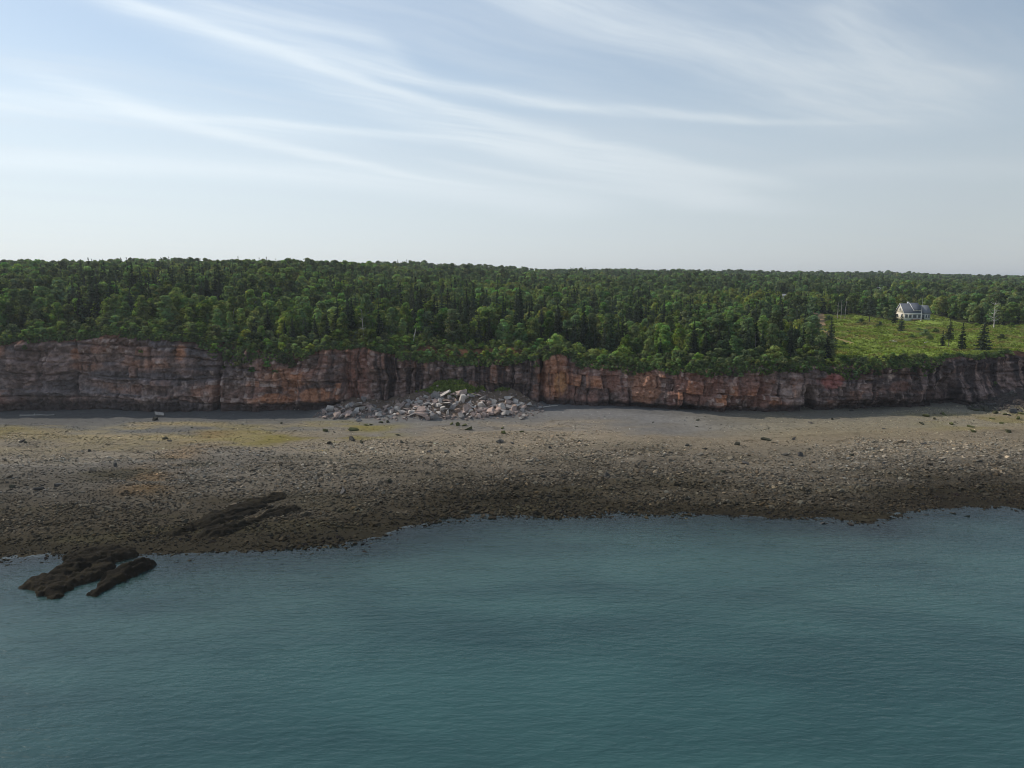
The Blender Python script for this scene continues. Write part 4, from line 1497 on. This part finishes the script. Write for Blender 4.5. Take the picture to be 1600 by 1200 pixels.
dead_tree(1140, 541, 5.5, 0.14, 3, 0.11, 'thin pale dead trunk leaning right beside the pale leaning trunk above the red cliff', 16, M_white)
dead_tree(1180, 555, 7.0, -0.03, 16, 0.12, 'grey dead spruce with many bare twigs at the brow right of the red cliff', 17, None, None, None, 0.22)
dead_tree(1166, 546, 7.0, 0.0, 10, 0.12, 'grey dead spruce just left of the twiggy dead spruce at the brow', 18, None, None, None, 0.18)
dead_tree(870, 489, 8.5, 0.02, 14, 0.14, 'grey dead spruce among dark spruces in the middle of the wood', 19, None, None, (at_y(870, 489, 246)[0], 246.0), 0.2)
dead_tree(877, 489, 8.0, 0.0, 14, 0.14, 'second grey dead spruce among dark spruces in the middle of the wood', 20, None, None, (at_y(880, 489, 248)[0], 248.0), 0.2)
dead_tree(1308, 499, 8.5, 0.02, 3, 0.12, 'pale birch trunk at the back left of the clearing, leftmost of three', 21, M_birch)
dead_tree(1314, 499, 8.5, -0.03, 3, 0.12, 'pale birch trunk at the back left of the clearing, middle of three', 22, M_birch)
dead_tree(1320, 499, 9.0, 0.03, 3, 0.12, 'pale birch trunk at the back left of the clearing, rightmost of three', 24, M_birch)
dead_tree(1254, 562, 6.0, 0.0, 3, 0.1, 'thin pale trunk at the brow below the left edge of the clearing', 25, M_birch)


def log(u, v, L, rz, r, label, z=None, seed=1, onland=False):
    if onland:
        x, y = on_land(u, v)
        zz = gz(x, y)
    else:
        p = at_z(u, v, z)
        x, y = p[0], p[1]
        zz = float(beach_z(np.array([x]), np.array([y]))[0])
    rg = random.Random(seed)
    mb = MB()
    pts = [(L * (i / 5 - 0.5), rg.uniform(-.12, .12), r * 0.75 + rg.uniform(-0.03, 0.05)) for i in range(6)]
    mb.tube(pts, [r * (1 - 0.09 * i) for i in range(6)], 7)
    mb.tube([pts[2], (pts[2][0] + .3, .25, r + .5)], [r * .5, r * .2], 5)
    o = link('driftwood_log', mb.mesh('driftwood_log', M_white), None, (x, y, zz))
    o.rotation_euler = (0, 0, rz)
    return tag(o, label, 'log')


log(58, 650, 9.0, 0.06, 0.13, 'long pale driftwood log on the grey sand at the foot of the left cliff', 3.6, 1)
log(478, 641, 9.0, 0.02, 0.14, 'pale driftwood log against the cliff foot left of the boulder pile', 3.9, 2)
log(1506, 630, 6.5, -0.25, 0.14, 'pale driftwood log by the dark rocks at the right end of the beach', 4.0, 3)
log(860, 637, 5.0, 0.5, 0.16, 'grey driftwood snag on the sand right of the boulder pile', 3.8, 4)
log(1397, 534, 3.2, -0.5, 0.2, 'bleached fallen trunk lying in the grass of the clearing, left of two', None, 5, True)
log(1449, 536, 2.6, 0.3, 0.18, 'bleached fallen trunk lying in the grass of the clearing, right of two', None, 6, True)

# ------------------------------------------------------------------ boulders
def hull_rock(seed, n=18, flat=0.75):
    rng = np.random.default_rng(seed)
    bm = bmesh.new()
    d = rng.normal(size=(n, 3))
    d /= np.linalg.norm(d, axis=1, keepdims=True)
    d = np.sign(d) * np.abs(d) ** 0.55
    d *= rng.uniform(0.8, 1.05, (n, 1)) * np.array((1.15, 0.9, flat))
    for p in d:
        bm.verts.new(p)
    bmesh.ops.convex_hull(bm, input=bm.verts)
    bmesh.ops.delete(bm, geom=[v for v in bm.verts if not v.link_faces], context='VERTS')
    me = bpy.data.meshes.new('boulder')
    bm.to_mesh(me)
    bm.free()
    return me


ROCK = [hull_rock(500 + i, 10 + i % 5, (0.7, 0.85, 0.6, 0.95, 0.75)[i % 5]) for i in range(12)]


def rock_set(mat):
    out = []
    for me in ROCK:
        c = me.copy()
        c.materials.append(mat)
        out.append(c)
    return out


RK_TONE = {'grey': rock_set(M_fallgrey), 'pinkish': rock_set(M_fallpink), 'pale cream': rock_set(M_fallpale), 'brown': rock_set(M_fallbrown)}
RK_FALL = RK_TONE['pale cream'] + RK_TONE['grey']
RK_DARK, RK_GREEN = rock_set(M_darkrock), rock_set(M_greenrock)
rb = random.Random(77)


def beach_h(x, y):
    return float(beach_z(np.array([x]), np.array([y]))[0])


def boulder(pool, x, y, s, z, label, group, name='boulder', shape=None):
    o = link(name, rb.choice(pool), None, (x, y, z))
    o.rotation_euler = (rb.uniform(-.45, .45), rb.uniform(-.45, .45), rb.uniform(0, 6.28))
    o.scale = (s * rb.uniform(.85, 1.25), s * rb.uniform(.85, 1.2), s * rb.uniform(.8, 1.1))
    if shape:
        o.scale = {'flat': (s * 1.35, s * 1.15, s * 0.6), 'blocky': (s, s * 0.95, s * 0.95), 'long': (s * 1.6, s * 0.8, s * 0.75), 'upright': (s * 0.85, s * 0.8, s * 1.3)}[shape]
    return tag(o, label, 'boulder', group)


# the rockfall: boulders heaped on the debris cone
placed = []
tries = 0
while len(placed) < 262 and tries < 20000:
    tries += 1
    x = rb.uniform(-52, 8)
    yc = float(ycliff(np.array([x]))[0])
    q = rb.uniform(5.0, 19.0)
    y = yc - q
    mh = float(mound(np.array([x]), np.array([y]))[0])
    dens = min(1.0, mh * 0.9) if mh > 0.12 else (0.10 if -46 < x < 6 and q < 18.5 else 0.0)
    if mh > 4.9:
        dens *= 0.15
    if -36 < x < -33.5:
        dens *= 0.3
    if rb.random() > dens:
        continue
    s = min(1.4, 0.58 * math.exp(rb.gauss(0.25, 0.40)))
    if mh < 0.2:
        s *= 0.6
    if any((x - a) ** 2 + (y - b) ** 2 < (0.52 * (s + c)) ** 2 for a, b, c, _ in placed):
        continue
    placed.append((x, y, s, mh))
for x, y, s, mh in placed:
    wh = 'left heap' if x < -35 else ('left flank' if x < -25 else ('middle' if x < -13 else ('right of middle' if x < -4 else 'right end')))
    lv = 'on the crest of' if mh > 3 else ('half way down' if mh > 1.2 else 'at the lower edge of')
    sz = 'large' if s > 0.95 else ('middling' if s > 0.6 else 'small')
    tone = rb.choices(('grey', 'pinkish', 'pale cream', 'brown'), (2, 4, 4, 1))[0]
    shape = rb.choice(('flat', 'blocky', 'long', 'upright'))
    boulder(RK_TONE[tone], x, y, s, beach_h(x, y) + 0.42 * s, f'{sz} {tone} {shape} boulder {lv} the rockfall, {wh}', 'rockfall boulders at the foot of the cliff', 'rockfall_boulder', shape)
# a few big slabs one can pick out
for (u, v, z, s, lab) in ((568, 637, 4.5, 1.5, 'largest flat pale slab at the right side of the left boulder heap'), (640, 625, 8.2, 1.35, 'flat white slab on the crest of the boulder pile'), (548, 640, 4.6, 1.3, 'big round grey boulder on top of the left boulder heap'), (553, 648, 4.2, 1.35, 'big grey boulder at the front of the left boulder heap'), (662, 631, 6.8, 1.2, 'big rounded tan boulder left of the middle of the boulder pile'), (692, 632, 6.7, 1.35, 'wide flat tan boulder in the middle of the boulder pile'), (735, 633, 6.6, 1.3, 'big upright grey boulder right of the middle of the boulder pile'), (790, 642, 4.8, 1.7, 'big dark slanting boulder at the right end of the boulder pile'), (776, 626, 7.8, 1.2, 'pink-tan boulder high on the right end of the boulder pile'), (844, 640, 3.8, 1.0, 'lone pale block on the sand right of the boulder pile'), (815, 653, 3.5, 0.9, 'lone dark boulder on the sand below the right end of the pile'), (680, 655, 3.4, 1.2, 'wide low boulder at the lower edge of the boulder pile')):
    p = at_z(u, v, z)
    s = s * 0.72
    boulder(RK_FALL, p[0], p[1], s, beach_h(p[0], p[1]) + 0.5 * s, lab, None, 'rockfall_boulder')
p = at_z(249, 650, 3.6)
boulder(RK_FALL, p[0], p[1], 1.3, beach_h(p[0], p[1]) + .7, 'lone pale boulder on the shaded sand below the left cliff', None)
p = at_z(243, 656, 3.6)
boulder(RK_DARK, p[0], p[1], 0.9, beach_h(p[0], p[1]) + .35, 'dark boulder just in front of the lone pale boulder', None)

# dark rocks at the right-hand cliff foot
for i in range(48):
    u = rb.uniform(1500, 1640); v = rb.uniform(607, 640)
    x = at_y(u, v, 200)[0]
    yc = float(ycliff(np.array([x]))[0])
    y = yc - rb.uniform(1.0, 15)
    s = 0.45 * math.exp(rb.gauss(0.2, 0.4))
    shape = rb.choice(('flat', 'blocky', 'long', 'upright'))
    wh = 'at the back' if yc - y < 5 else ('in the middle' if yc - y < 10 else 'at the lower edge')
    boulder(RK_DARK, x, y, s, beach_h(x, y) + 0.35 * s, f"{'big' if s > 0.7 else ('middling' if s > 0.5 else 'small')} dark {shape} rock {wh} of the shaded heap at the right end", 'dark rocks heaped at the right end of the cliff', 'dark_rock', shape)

# boulders scattered over the shore
spots = [(258, 686, .8), (265, 689, .6), (35, 690, .7), (40, 692, .5), (508, 674, .9), (515, 693, .8), (551, 688, 1.0), (565, 692, .7), (552, 672, 1.0), (622, 680, .7), (628, 692, .6), (730, 671, 1.2), (715, 665, .8), (725, 665, .8), (705, 663, .6), (786, 677, .9), (785, 670, .5), (783, 690, .9), (800, 693, .6), (779, 692, .8), (815, 675, .5), (605, 657, .8), (595, 660, .6), (580, 664, .6), (573, 665, .5), (1020, 660, .3), (1090, 657, .6), (1152, 695, 1.0), (1090, 667, .5), (1198, 688, .9), (1210, 692, .6), (1266, 661, .7), (1240, 687, .7), (1300, 655, .5), (1300, 654, .5), (1330, 642, .6), (1390, 632, .5), (1440, 662, .7), (1447, 651, 1.0), (1475, 648, 1.0), (1486, 663, .8), (1517, 667, .7), (1380, 670, .5), (1550, 655, .7), (1565, 662, .6), (1590, 655, .9), (1555, 645, .9), (1570, 648, .8), (1595, 645, .8), (1530, 641, 1.0), (1460, 655, .6), (1520, 675, .8), (1575, 675, .9), (1444, 694, .7), (1225, 711, .8), (1250, 712, .9), (1100, 702, .6), (1074, 697, .7), (980, 745, .8), (948, 745, .8), (1010, 732, .6), (1130, 738, .8), (1165, 725, .7), (90, 758, .9), (62, 765, .9), (20, 762, .7), (180, 728, .7), (140, 705, .5), (300, 668, .4), (440, 662, .5), (1330, 712, .6), (1380, 725, .6), (860, 700, .6), (905, 690, .5), (670, 707, .7), (608, 752, .9), (536, 768, 1.0), (1445, 806, .5), (1506, 808, .8), (1490, 803, .5), (1285, 819, .5), (1172, 817, .4), (830, 840, .5), (1330, 820, .5)]
for i, (u, v, s) in enumerate(spots):
    z = 2.0
    for _ in range(4):
        p = at_z(u, v, z)
        z = beach_h(p[0], p[1])
    green = (v < 682 and (u < 860 or u > 1400))
    wat = z < 0.05
    zn = [nm for lim, nm in ((150, 'below the long driftwood log'), (350, 'near the rust stain'), (575, 'by the yellow algae'), (700, 'below the left of the rockfall'), (860, 'below the right of the rockfall'), (1120, 'out from the red cliff'), (1300, 'left of the green stones'), (1460, 'among the green stones'), (1530, 'out from the house'), (9999, 'near the right edge')) if u < lim][0]
    hz = 'in the shallows' if wat else ('on the upper beach' if v < 700 else 'on the lower beach')
    shape = rb.choice(('flat', 'blocky', 'long', 'upright'))
    lab = f"{'big' if s > 0.85 else ('middling' if s > 0.62 else 'small')} {shape} {'weedy green-brown' if green else 'dark brown'} boulder {hz} {zn}"
    boulder(RK_GREEN if green else RK_DARK, p[0], p[1], s * 0.85, z + 0.2 * s, lab, 'boulders scattered over the beach', 'beach_boulder', shape)

# rubble between the boulders and over the debris cones
rngR = np.random.default_rng(55)
rx = np.concatenate([rngR.uniform(-54, 9, 5200), rngR.uniform(118, 175, 5200)])
ry = ycliff(rx) - rngR.uniform(1.0, 19.5, len(rx))
mh_ = mound(rx, ry)
keep = (mh_ > 0.15) & (rngR.uniform(size=len(rx)) < np.where(rx < 60, np.where(mh_ > 4.9, 0.1, 0.5), 0.8))
rx, ry, mh_ = rx[keep], ry[keep], mh_[keep]
n = len(rx)
sz = np.clip(0.17 * np.exp(rngR.normal(0, 0.5, n)), 0.07, 0.6)
pal = np.array([(0.32, 0.26, 0.23), (0.44, 0.34, 0.28), (0.26, 0.21, 0.19), (0.38, 0.28, 0.23)])[rngR.integers(0, 4, n)]
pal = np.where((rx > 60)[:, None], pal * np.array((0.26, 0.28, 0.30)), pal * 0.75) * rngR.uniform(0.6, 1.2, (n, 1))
rot = rngR.uniform(-0.7, 0.7, (n, 3)); rot[:, 2] = rngR.uniform(0, 6.28, n)
RB = []
for i in range(5):
    me = hull_rock(640 + i, 11 + i, 0.8)
    me.materials.append(M_shingle)
    RB.append(proto('rubble_stone', me))
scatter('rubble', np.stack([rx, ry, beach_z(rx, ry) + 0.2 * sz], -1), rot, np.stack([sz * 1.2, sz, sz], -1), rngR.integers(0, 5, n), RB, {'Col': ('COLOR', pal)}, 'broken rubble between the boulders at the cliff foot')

# shingle: every stone real, far too many to count
rngC = np.random.default_rng(99)
NP = 385000
cx, cy = rngC.uniform(-190, 200, NP), rngC.uniform(88, 207, NP)
cx = np.where(np.abs(cx) > 0.90 * cy + 12, np.nan, cx)
good = ~np.isnan(cx)
cx, cy = cx[good], cy[good]
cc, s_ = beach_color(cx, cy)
clump = fbm(cx / 7.0, cy / 3.5, 401, 3)
lft = sstep(-20, -70, cx)
dens = np.interp(s_, [-0.12, -0.02, 0.06, 0.55, 0.66, 0.74, 0.85, 1.0], [0.0, 0.35, 0.95, 0.95, 0.75, 0.22, 0.05, 0.03])
rgt = sstep(34, 72, cx)
dens = np.maximum(dens, rgt * np.interp(s_, [0.6, 0.8, 0.95, 1.0], [0.9, 0.75, 0.4, 0.3]))
dens = np.maximum(dens, lft * np.interp(s_, [0.55, 0.8, 0.84, 0.9], [0.9, 0.75, 0.3, 0.05]))
dens = dens * (0.72 + 0.5 * clump) * (mound(cx, cy) < 0.4)
keep = rngC.uniform(size=len(cx)) < dens
cx, cy, cc, s_, clump = cx[keep], cy[keep], cc[keep], s_[keep], clump[keep]
n = len(cx)
med = np.interp(s_, [0, 0.2, 0.45, 0.6, 0.8, 1.0], [0.20, 0.20, 0.17, 0.115, 0.10, 0.10])
sz = 0.88 * med * np.exp(rngC.normal(0, 0.42, n)) * (1 + 0.25 * clump)
sz = np.clip(sz * (1 + 0.55 * fbm(cx / 45.0, s_ * 13.0, 89, 3)), 0.06, 0.8)
zz = beach_z(cx, cy)
tone = np.exp(rngC.normal(0, 0.34, n))[:, None]
hue = rngC.normal(0, 0.06, (n, 1)) * np.array((1.0, 0.1, -0.9))
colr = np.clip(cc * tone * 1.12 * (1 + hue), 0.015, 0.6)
palest = (rngC.uniform(size=n) < 0.05) & (s_ > 0.1)
colr[palest] = colr[palest] * 1.7
rot = rngC.uniform(-0.5, 0.5, (n, 3)); rot[:, 2] = rngC.uniform(0, 6.28, n)
PB = []
for i in range(6):
    me = hull_rock(600 + i, 11 + i, 0.6)
    me.materials.append(M_shingle)
    PB.append(proto('stone', me))
scatter('shingle', np.stack([cx, cy, zz + 0.15 * sz], -1), rot, np.stack([sz, sz * rngC.uniform(.75, 1.1, n), sz * rngC.uniform(.7, 1.15, n)], -1), rngC.integers(0, 6, n), PB, {'Col': ('COLOR', colr)}, 'grey, tan and weed-darkened stones covering the foreshore')
print('stones', n)


# ------------------------------------------------------------------ weed-covered ledges
def ledge(name, caps, hmax, label, seed, ax, base=None, step=0.22):
    """rock ridge: union of capsules (pixel ends, radius in metres), furrowed along its length"""
    pts = []
    for (a, b, r, h) in caps:
        A, B = at_z(a[0], a[1], 0.3), at_z(b[0], b[1], 0.3)
        pts.append((A, B, r, h))
    xsA = [p[0] for q in pts for p in q[:2]]; ysA = [p[1] for q in pts for p in q[:2]]
    mr = max(q[2] for q in pts) + 2.0
    X, Y = np.meshgrid(np.arange(min(xsA) - mr, max(xsA) + mr, step), np.arange(min(ysA) - mr, max(ysA) + mr, step))
    hgt = np.full(X.shape, -2.0)
    ca, sa_ = math.cos(ax), math.sin(ax)
    L = X * ca + Y * sa_; W = -X * sa_ + Y * ca
    wob = 1.7 * fbm(X / 3.4, Y / 3.4, seed, 5, 0.6)
    for A, B, r, h in pts:
        d, t = seg_dist(X, Y, A[:2], B[:2])
        d = d + wob
        hh = h * np.clip(1.15 - (np.clip(d, 0, None) / r) ** 2.2 * 1.15, -2, 1)
        hgt = np.maximum(hgt, hh)
    fur = fbm(L / 7.0, W / 1.0, seed + 3, 4)
    lump = fbm(X / 0.8, Y / 0.8, seed + 5, 3)
    hgt = hgt + (0.42 * fur + 0.22 * lump + 0.20 * fbm(X / 0.35, Y / 0.35, seed + 7, 2)) * hmax * sstep(-1.0, 0.2, hgt)
    ph = W / 1.25 + 0.5 * fbm(L / 6.0, W / 3.0, seed + 13, 3)
    saw = (ph - np.floor(ph))
    hgt = hgt + (0.34 * (saw ** 1.5 - 0.45)) * hmax * sstep(-0.6, 0.3, hgt)
    _, _, wid_ = worley(L / 1.6, W / 0.8, seed + 15)
    hgt = hgt + 0.34 * (wid_ - 0.5) * sstep(-0.6, 0.3, hgt)
    gbase = beach_z(X, Y)
    Z = np.maximum(gbase, 0.0 * gbase + (gbase if base is None else np.maximum(gbase, base))) * 0 + np.where(gbase > 0, gbase, gbase * 0.25) + hgt
    C = np.zeros(X.shape + (3,)) + np.array((0.017, 0.0135, 0.008))
    nn = fbm(L / 5.0, W / 0.9, seed + 9, 4)
    C = C * (1 + 0.5 * nn[..., None])
    C = C + sstep(0.25, 0.6, fbm(X / 1.5, Y / 1.5, seed + 11, 3))[..., None] * np.array((0.011, 0.009, 0.0035))
    q = grid_quads(*X.shape)
    keep = (hgt.ravel()[q] > -0.9 * hmax).any(axis=1)
    q = q[keep]
    ids = np.unique(q)
    rem = np.full(X.size, -1); rem[ids] = np.arange(len(ids))
    V = np.stack([X, Y, Z], -1).reshape(-1, 3)[ids]
    o = link(name, mesh_np(name, V, rem[q], None, M_reef, {'Col': ('COLOR', C.reshape(-1, 3)[ids])}, False))
    return tag(o, label, 'rock ledge')


ledge('rock_ledge', [((66, 908), (120, 882), 2.4, 1.0), ((120, 870), (196, 858), 1.5, 0.9), ((112, 882), (190, 866), 1.9, 1.0), ((88, 922), (165, 884), 1.6, 0.9), ((66, 905), (80, 912), 1.8, 0.8)], 0.9, 'largest dark weed-covered rock ledge jutting into the water at the left', 701, 0.55)
ledge('rock_ledge', [((150, 925), (188, 900), 0.9, 0.8), ((185, 900), (222, 882), 1.5, 1.2)], 0.8, 'narrow dark weed-covered rock ledge in the water right of the largest ledge', 711, 0.9)
ledge('rock_ledge', [((272, 836), (330, 815), 1.6, 0.5), ((325, 818), (400, 793), 2.8, 0.65), ((390, 797), (430, 784), 1.9, 0.5)], 0.75, 'long dark weedy ridge slanting up the beach above the water ledges', 721, 0.75)
ledge('rock_ledge', [((330, 836), (380, 822), 2.2, 0.6), ((380, 822), (455, 799), 1.6, 0.5)], 0.75, 'lower long dark weedy ridge beside the slanting ridge on the beach', 731, 0.75)

# ------------------------------------------------------------------ the house on the cliff top
M_siding = mat_plain('pale_siding', (0.66, 0.66, 0.63), 0.05, 2, 0.7)
M_siding_sun = mat_plain('sun_tinted_siding', (0.70, 0.63, 0.50), 0.05, 2, 0.7)  # pale siding again, with the sun's warmth put into its colour
M_trim = mat_plain('white_trim', (0.8, 0.8, 0.78), 0.03, 2, 0.6)
M_roof = mat_plain('slate_shingles', (0.085, 0.095, 0.115), 0.25, 6, 0.85)
M_roof2 = mat_plain('weathered_shingles', (0.16, 0.175, 0.185), 0.2, 6, 0.85)
M_deck = mat_plain('deck_boards', (0.24, 0.16, 0.10), 0.25, 5, 0.85)
m, k = new_mat('window_glass')
out_surface(k, principled(k, (0.09, 0.10, 0.12, 1), 0.08, None, 0.6))
M_glass = m
M_metal = mat_plain('pole_metal', (0.62, 0.62, 0.6), 0.08, 3, 0.5)
M_pole = mat_plain('pole_wood', (0.22, 0.2, 0.18), 0.2, 3, 0.9)


def window(parent, cx, z0, w, h, y=None, x=None, bars=1):
    """sash window on the front (y) or on the gable end (x): frame part with its panes"""
    mb = MB(); gl = []
    t = 0.09
    def bx(m_, a0, a1, z0_, z1_, d0, d1):
        if y is not None:
            m_.box(a0, a1, y - d1, y - d0, z0_, z1_)
        else:
            m_.box(x - d1, x - d0, a0, a1, z0_, z1_)
    bx(mb, cx - w / 2 - t, cx - w / 2, z0 - t, z0 + h + t, 0.0, 0.07)
    bx(mb, cx + w / 2, cx + w / 2 + t, z0 - t, z0 + h + t, 0.0, 0.07)
    bx(mb, cx - w / 2, cx + w / 2, z0 + h, z0 + h + t, 0.0, 0.07)
    bx(mb, cx - w / 2, cx + w / 2, z0 - t, z0, 0.0, 0.1)
    f = link('window', mb.mesh('window', M_trim), parent)
    nn = bars + 1
    for i in range(nn):
        a0 = cx - w / 2 + w * i / nn + (0.02 if i else 0)
        a1 = cx - w / 2 + w * (i + 1) / nn - (0.02 if i < nn - 1 else 0)
        g = MB()
        bx(g, a0, a1, z0, z0 + h, 0.005, 0.035)
        link('pane', g.mesh('pane', M_glass), f)
    return f


def gable_block(parent, x0, x1, y0, y1, ze, zr, wall, end, roof, over=0.35, th=0.16, names=('wall', 'roof')):
    ym = (y0 + y1) / 2
    link(names[0], MB().box(x0, x1, y0, y1, -1.2, ze).mesh('wall', wall), parent)
    for x, s in ((x0, 1), (x1, -1)):
        link('gable', MB().poly_prism([(x, y0, ze), (x, y1, ze), (x, ym, zr)], (s * 0.2, 0, 0)).mesh('gable', end), parent)
    sl = (zr - ze) / (ym - y0)
    dz = over * sl
    for ya, sgn in ((y0 - over, 1), (y1 + over, -1)):
        zA = ze - dz
        pts = [(x0 - over, ya, zA + 0.02), (x1 + over, ya, zA + 0.02), (x1 + over, ym, zr + 0.02), (x0 - over, ym, zr + 0.02)]
        rf = link(names[1], MB().poly_prism(pts, (0, 0, th)).mesh('roof', roof), parent)
    return ym


hz = gz(HOUSE_X, HOUSE_Y) + 0.1
house = thing('house', (HOUSE_X, HOUSE_Y, hz), 'pale house with slate-blue roof, dormer and side wing beyond the clearing', 'house', None, R(-4))
# main block
gable_block(house, -5.2, 2.4, 0, 9.0, 3.0, 7.0, M_siding, M_siding_sun, M_roof)
link('gable_wall', MB().box(-5.24, -5.2, 0.0, 9.0, -1.0, 3.0).mesh('gable_wall', M_siding_sun), house)['label'] = 'end wall with warm sunlight put into its cream colour'
# raised cross dormer on the right half of the front slope
link('dormer', MB().box(-0.9, 2.3, 0.7, 4.3, 2.9, 4.3).mesh('dormer', M_siding), house)
link('dormer_roof', MB().poly_prism([(-1.2, 0.25, 4.25), (2.6, 0.25, 4.25), (2.6, 4.6, 7.3), (-1.2, 4.6, 7.3)], (0, 0, 0.16)).mesh('dormer_roof', M_roof), house)
link('dormer_cheek', MB().poly_prism([(-0.9, 0.7, 4.3), (-0.9, 4.4, 4.3), (-0.9, 4.4, 6.9)], (0.12, 0, 0)).mesh('dormer_cheek', M_trim), house)
link('rake_board', MB().poly_prism([(-1.26, 0.22, 4.05), (-1.26, 4.6, 7.12), (-1.26, 4.6, 7.46), (-1.26, 0.22, 4.39)], (0.05, 0, 0)).mesh('rake_board', M_trim), house)
link('rake_board', MB().poly_prism([(-5.6, -0.37, 2.52), (-5.6, 4.5, 6.86), (-5.6, 4.5, 7.22), (-5.6, -0.37, 2.88)], (0.045, 0, 0)).mesh('rake_board', M_trim), house)
link('rake_board', MB().poly_prism([(-5.6, 9.37, 2.52), (-5.6, 4.5, 6.86), (-5.6, 4.5, 7.22), (-5.6, 9.37, 2.88)], (0.045, 0, 0)).mesh('rake_board', M_trim), house)
link('fascia', MB().box(-5.55, 2.4, -0.42, -0.37, 2.5, 2.85).mesh('fascia', M_trim), house)
# side wing
gable_block(house, 2.45, 6.6, 0.8, 7.6, 2.9, 6.2, M_siding, M_siding, M_roof2, names=('wing_wall', 'wing_roof'))
for cxw, w in ((-4.3, 1.1), (-2.6, 1.1), (-0.6, 1.5), (1.4, 1.1)):
    window(house, cxw, 0.75, w, 1.45, y=0.0)
window(house, 0.7, 3.15, 1.4, 0.8, y=0.7)
for cxw in (4.9, 6.0):
    window(house, cxw, 0.75, 0.7, 1.4, y=0.8, bars=0)
dr = link('door', MB().box(3.0, 4.0, 0.72, 0.8, 0.1, 2.2).mesh('door', M_glass), house)
link('handle', MB().box(3.85, 3.92, 0.66, 0.72, 1.05, 1.15).mesh('handle', M_metal), dr)
window(house, 2.6, 0.8, 1.0, 1.4, x=-5.24)
window(house, 6.2, 0.8, 1.0, 1.4, x=-5.24)
window(house, 4.5, 3.9, 1.0, 1.3, x=-5.2)
link('chimney', MB().box(-1.9, -1.2, 4.9, 5.6, 6.0, 7.9).mesh('chimney', M_siding), house)
for i in range(10):
    link('deck_board', MB().box(-2.2, 2.2, -2.6 + i * 0.26, -2.37 + i * 0.26, 0.02, 0.14).mesh('deck_board', M_deck), house)
for xx in (-2.1, -0.05, 2.0):
    link('deck_post', MB().box(xx, xx + 0.1, -2.5, -2.4, -1.0, 0.02).mesh('deck_post', M_deck), house)

# poles
x, y = on_land(1436, 501)
fp = thing('flagpole', (x, y - 1.5, gz(x, y - 1.5) - 0.1), 'tall thin pale pole standing in front of the house', 'pole')
link('shaft', MB().tube([(0, 0, 0), (0, 0, 5.5), (0, 0, 11.0)], [0.09, 0.08, 0.06], 8).mesh('shaft', M_metal), fp)
link('finial', MB().tube([(0, 0, 10.98), (0, 0, 11.1), (0, 0, 11.2)], [0.05, 0.11, 0.03], 8).mesh('finial', M_metal), fp)
link('base', MB().box(-0.22, 0.22, -0.22, 0.22, -0.1, 0.16).mesh('base', M_siding), fp)
x, y = at_y(1269, 490, 300)[:2]
up = thing('utility_pole', (x, y, gz(x, y) - 0.2), 'grey utility pole among the trees at the top of the dirt track', 'pole')
link('shaft', MB().tube([(0, 0, 0), (0, 0, 5), (0, 0, 10.0)], [0.16, 0.14, 0.11], 8).mesh('shaft', M_pole), up)
link('crossarm', MB().box(-1.1, 1.1, -0.18, -0.08, 9.1, 9.25).mesh('crossarm', M_pole), up)
for xx in (-0.95, -0.3, 0.95):
    link('insulator', MB().tube([(xx, -0.13, 9.25), (xx, -0.13, 9.36), (xx, -0.13, 9.46)], [0.04, 0.07, 0.03], 6).mesh('insulator', M_metal), up)
link('transformer', MB().tube([(0, -0.34, 7.9), (0, -0.34, 8.0), (0, -0.34, 8.7), (0, -0.34, 8.8)], [0.15, 0.21, 0.21, 0.14], 9).mesh('transformer', M_metal), up)

# houses half hidden far back in the wood
for (u, v, d, lab) in ((1377, 451, 560.0, 'small white house with twin gables half hidden far back in the wood'), (1231, 470, 430.0, 'small white low house half hidden by trees left of the clearing')):
    x = at_y(u, v, d)[0]
    zc = gz(x, d)
    hs = thing('cottage', (x, d, zc), lab, 'house', None, R(8))
    lift = max(0.0, at_y(u, v, d)[2] - zc - 2.0)
    hs.scale = (0.75, 0.75, 0.75)
    gable_block(hs, -3.6, 3.6, 0, 6.0, 3.0, 5.6, M_trim, M_trim, M_roof2)
    link('porch_gable', MB().poly_prism([(-3.2, -1.2, 3.0), (-0.4, -1.2, 3.0), (-1.8, -1.2, 4.9)], (0, 1.4, 0)).mesh('porch_gable', M_trim), hs)
    link('porch_gable', MB().poly_prism([(0.4, -1.2, 3.0), (3.2, -1.2, 3.0), (1.8, -1.2, 4.9)], (0, 1.4, 0)).mesh('porch_gable', M_trim), hs)
    link('porch_wall', MB().box(-3.2, 3.2, -1.15, -0.002, -0.8, 3.0).mesh('porch_wall', M_trim), hs)
    window(hs, -1.8, 0.9, 1.2, 1.3, y=-1.15)
    window(hs, 1.8, 0.9, 1.2, 1.3, y=-1.15)

# ------------------------------------------------------------------ air
HAZE = 0.00012
if HAZE > 0:
    m, k = new_mat('haze_air')
    v = k.node('ShaderNodeVolumePrincipled')
    v.inputs['Color'].default_value = (0.86, 0.92, 1.0, 1)
    v.inputs['Density'].default_value = HAZE
    v.inputs['Anisotropy'].default_value = 0.3
    o_ = k.node('ShaderNodeOutputMaterial')
    k.put(o_.inputs['Volume'], v.outputs[0])
    o = link('haze', MB().box(-9700, 9700, -9700, 9700, -12.0, 110.0).mesh('haze', m))
    o['kind'] = 'stuff'
    o['label'] = 'thin pale summer haze over the far woods'
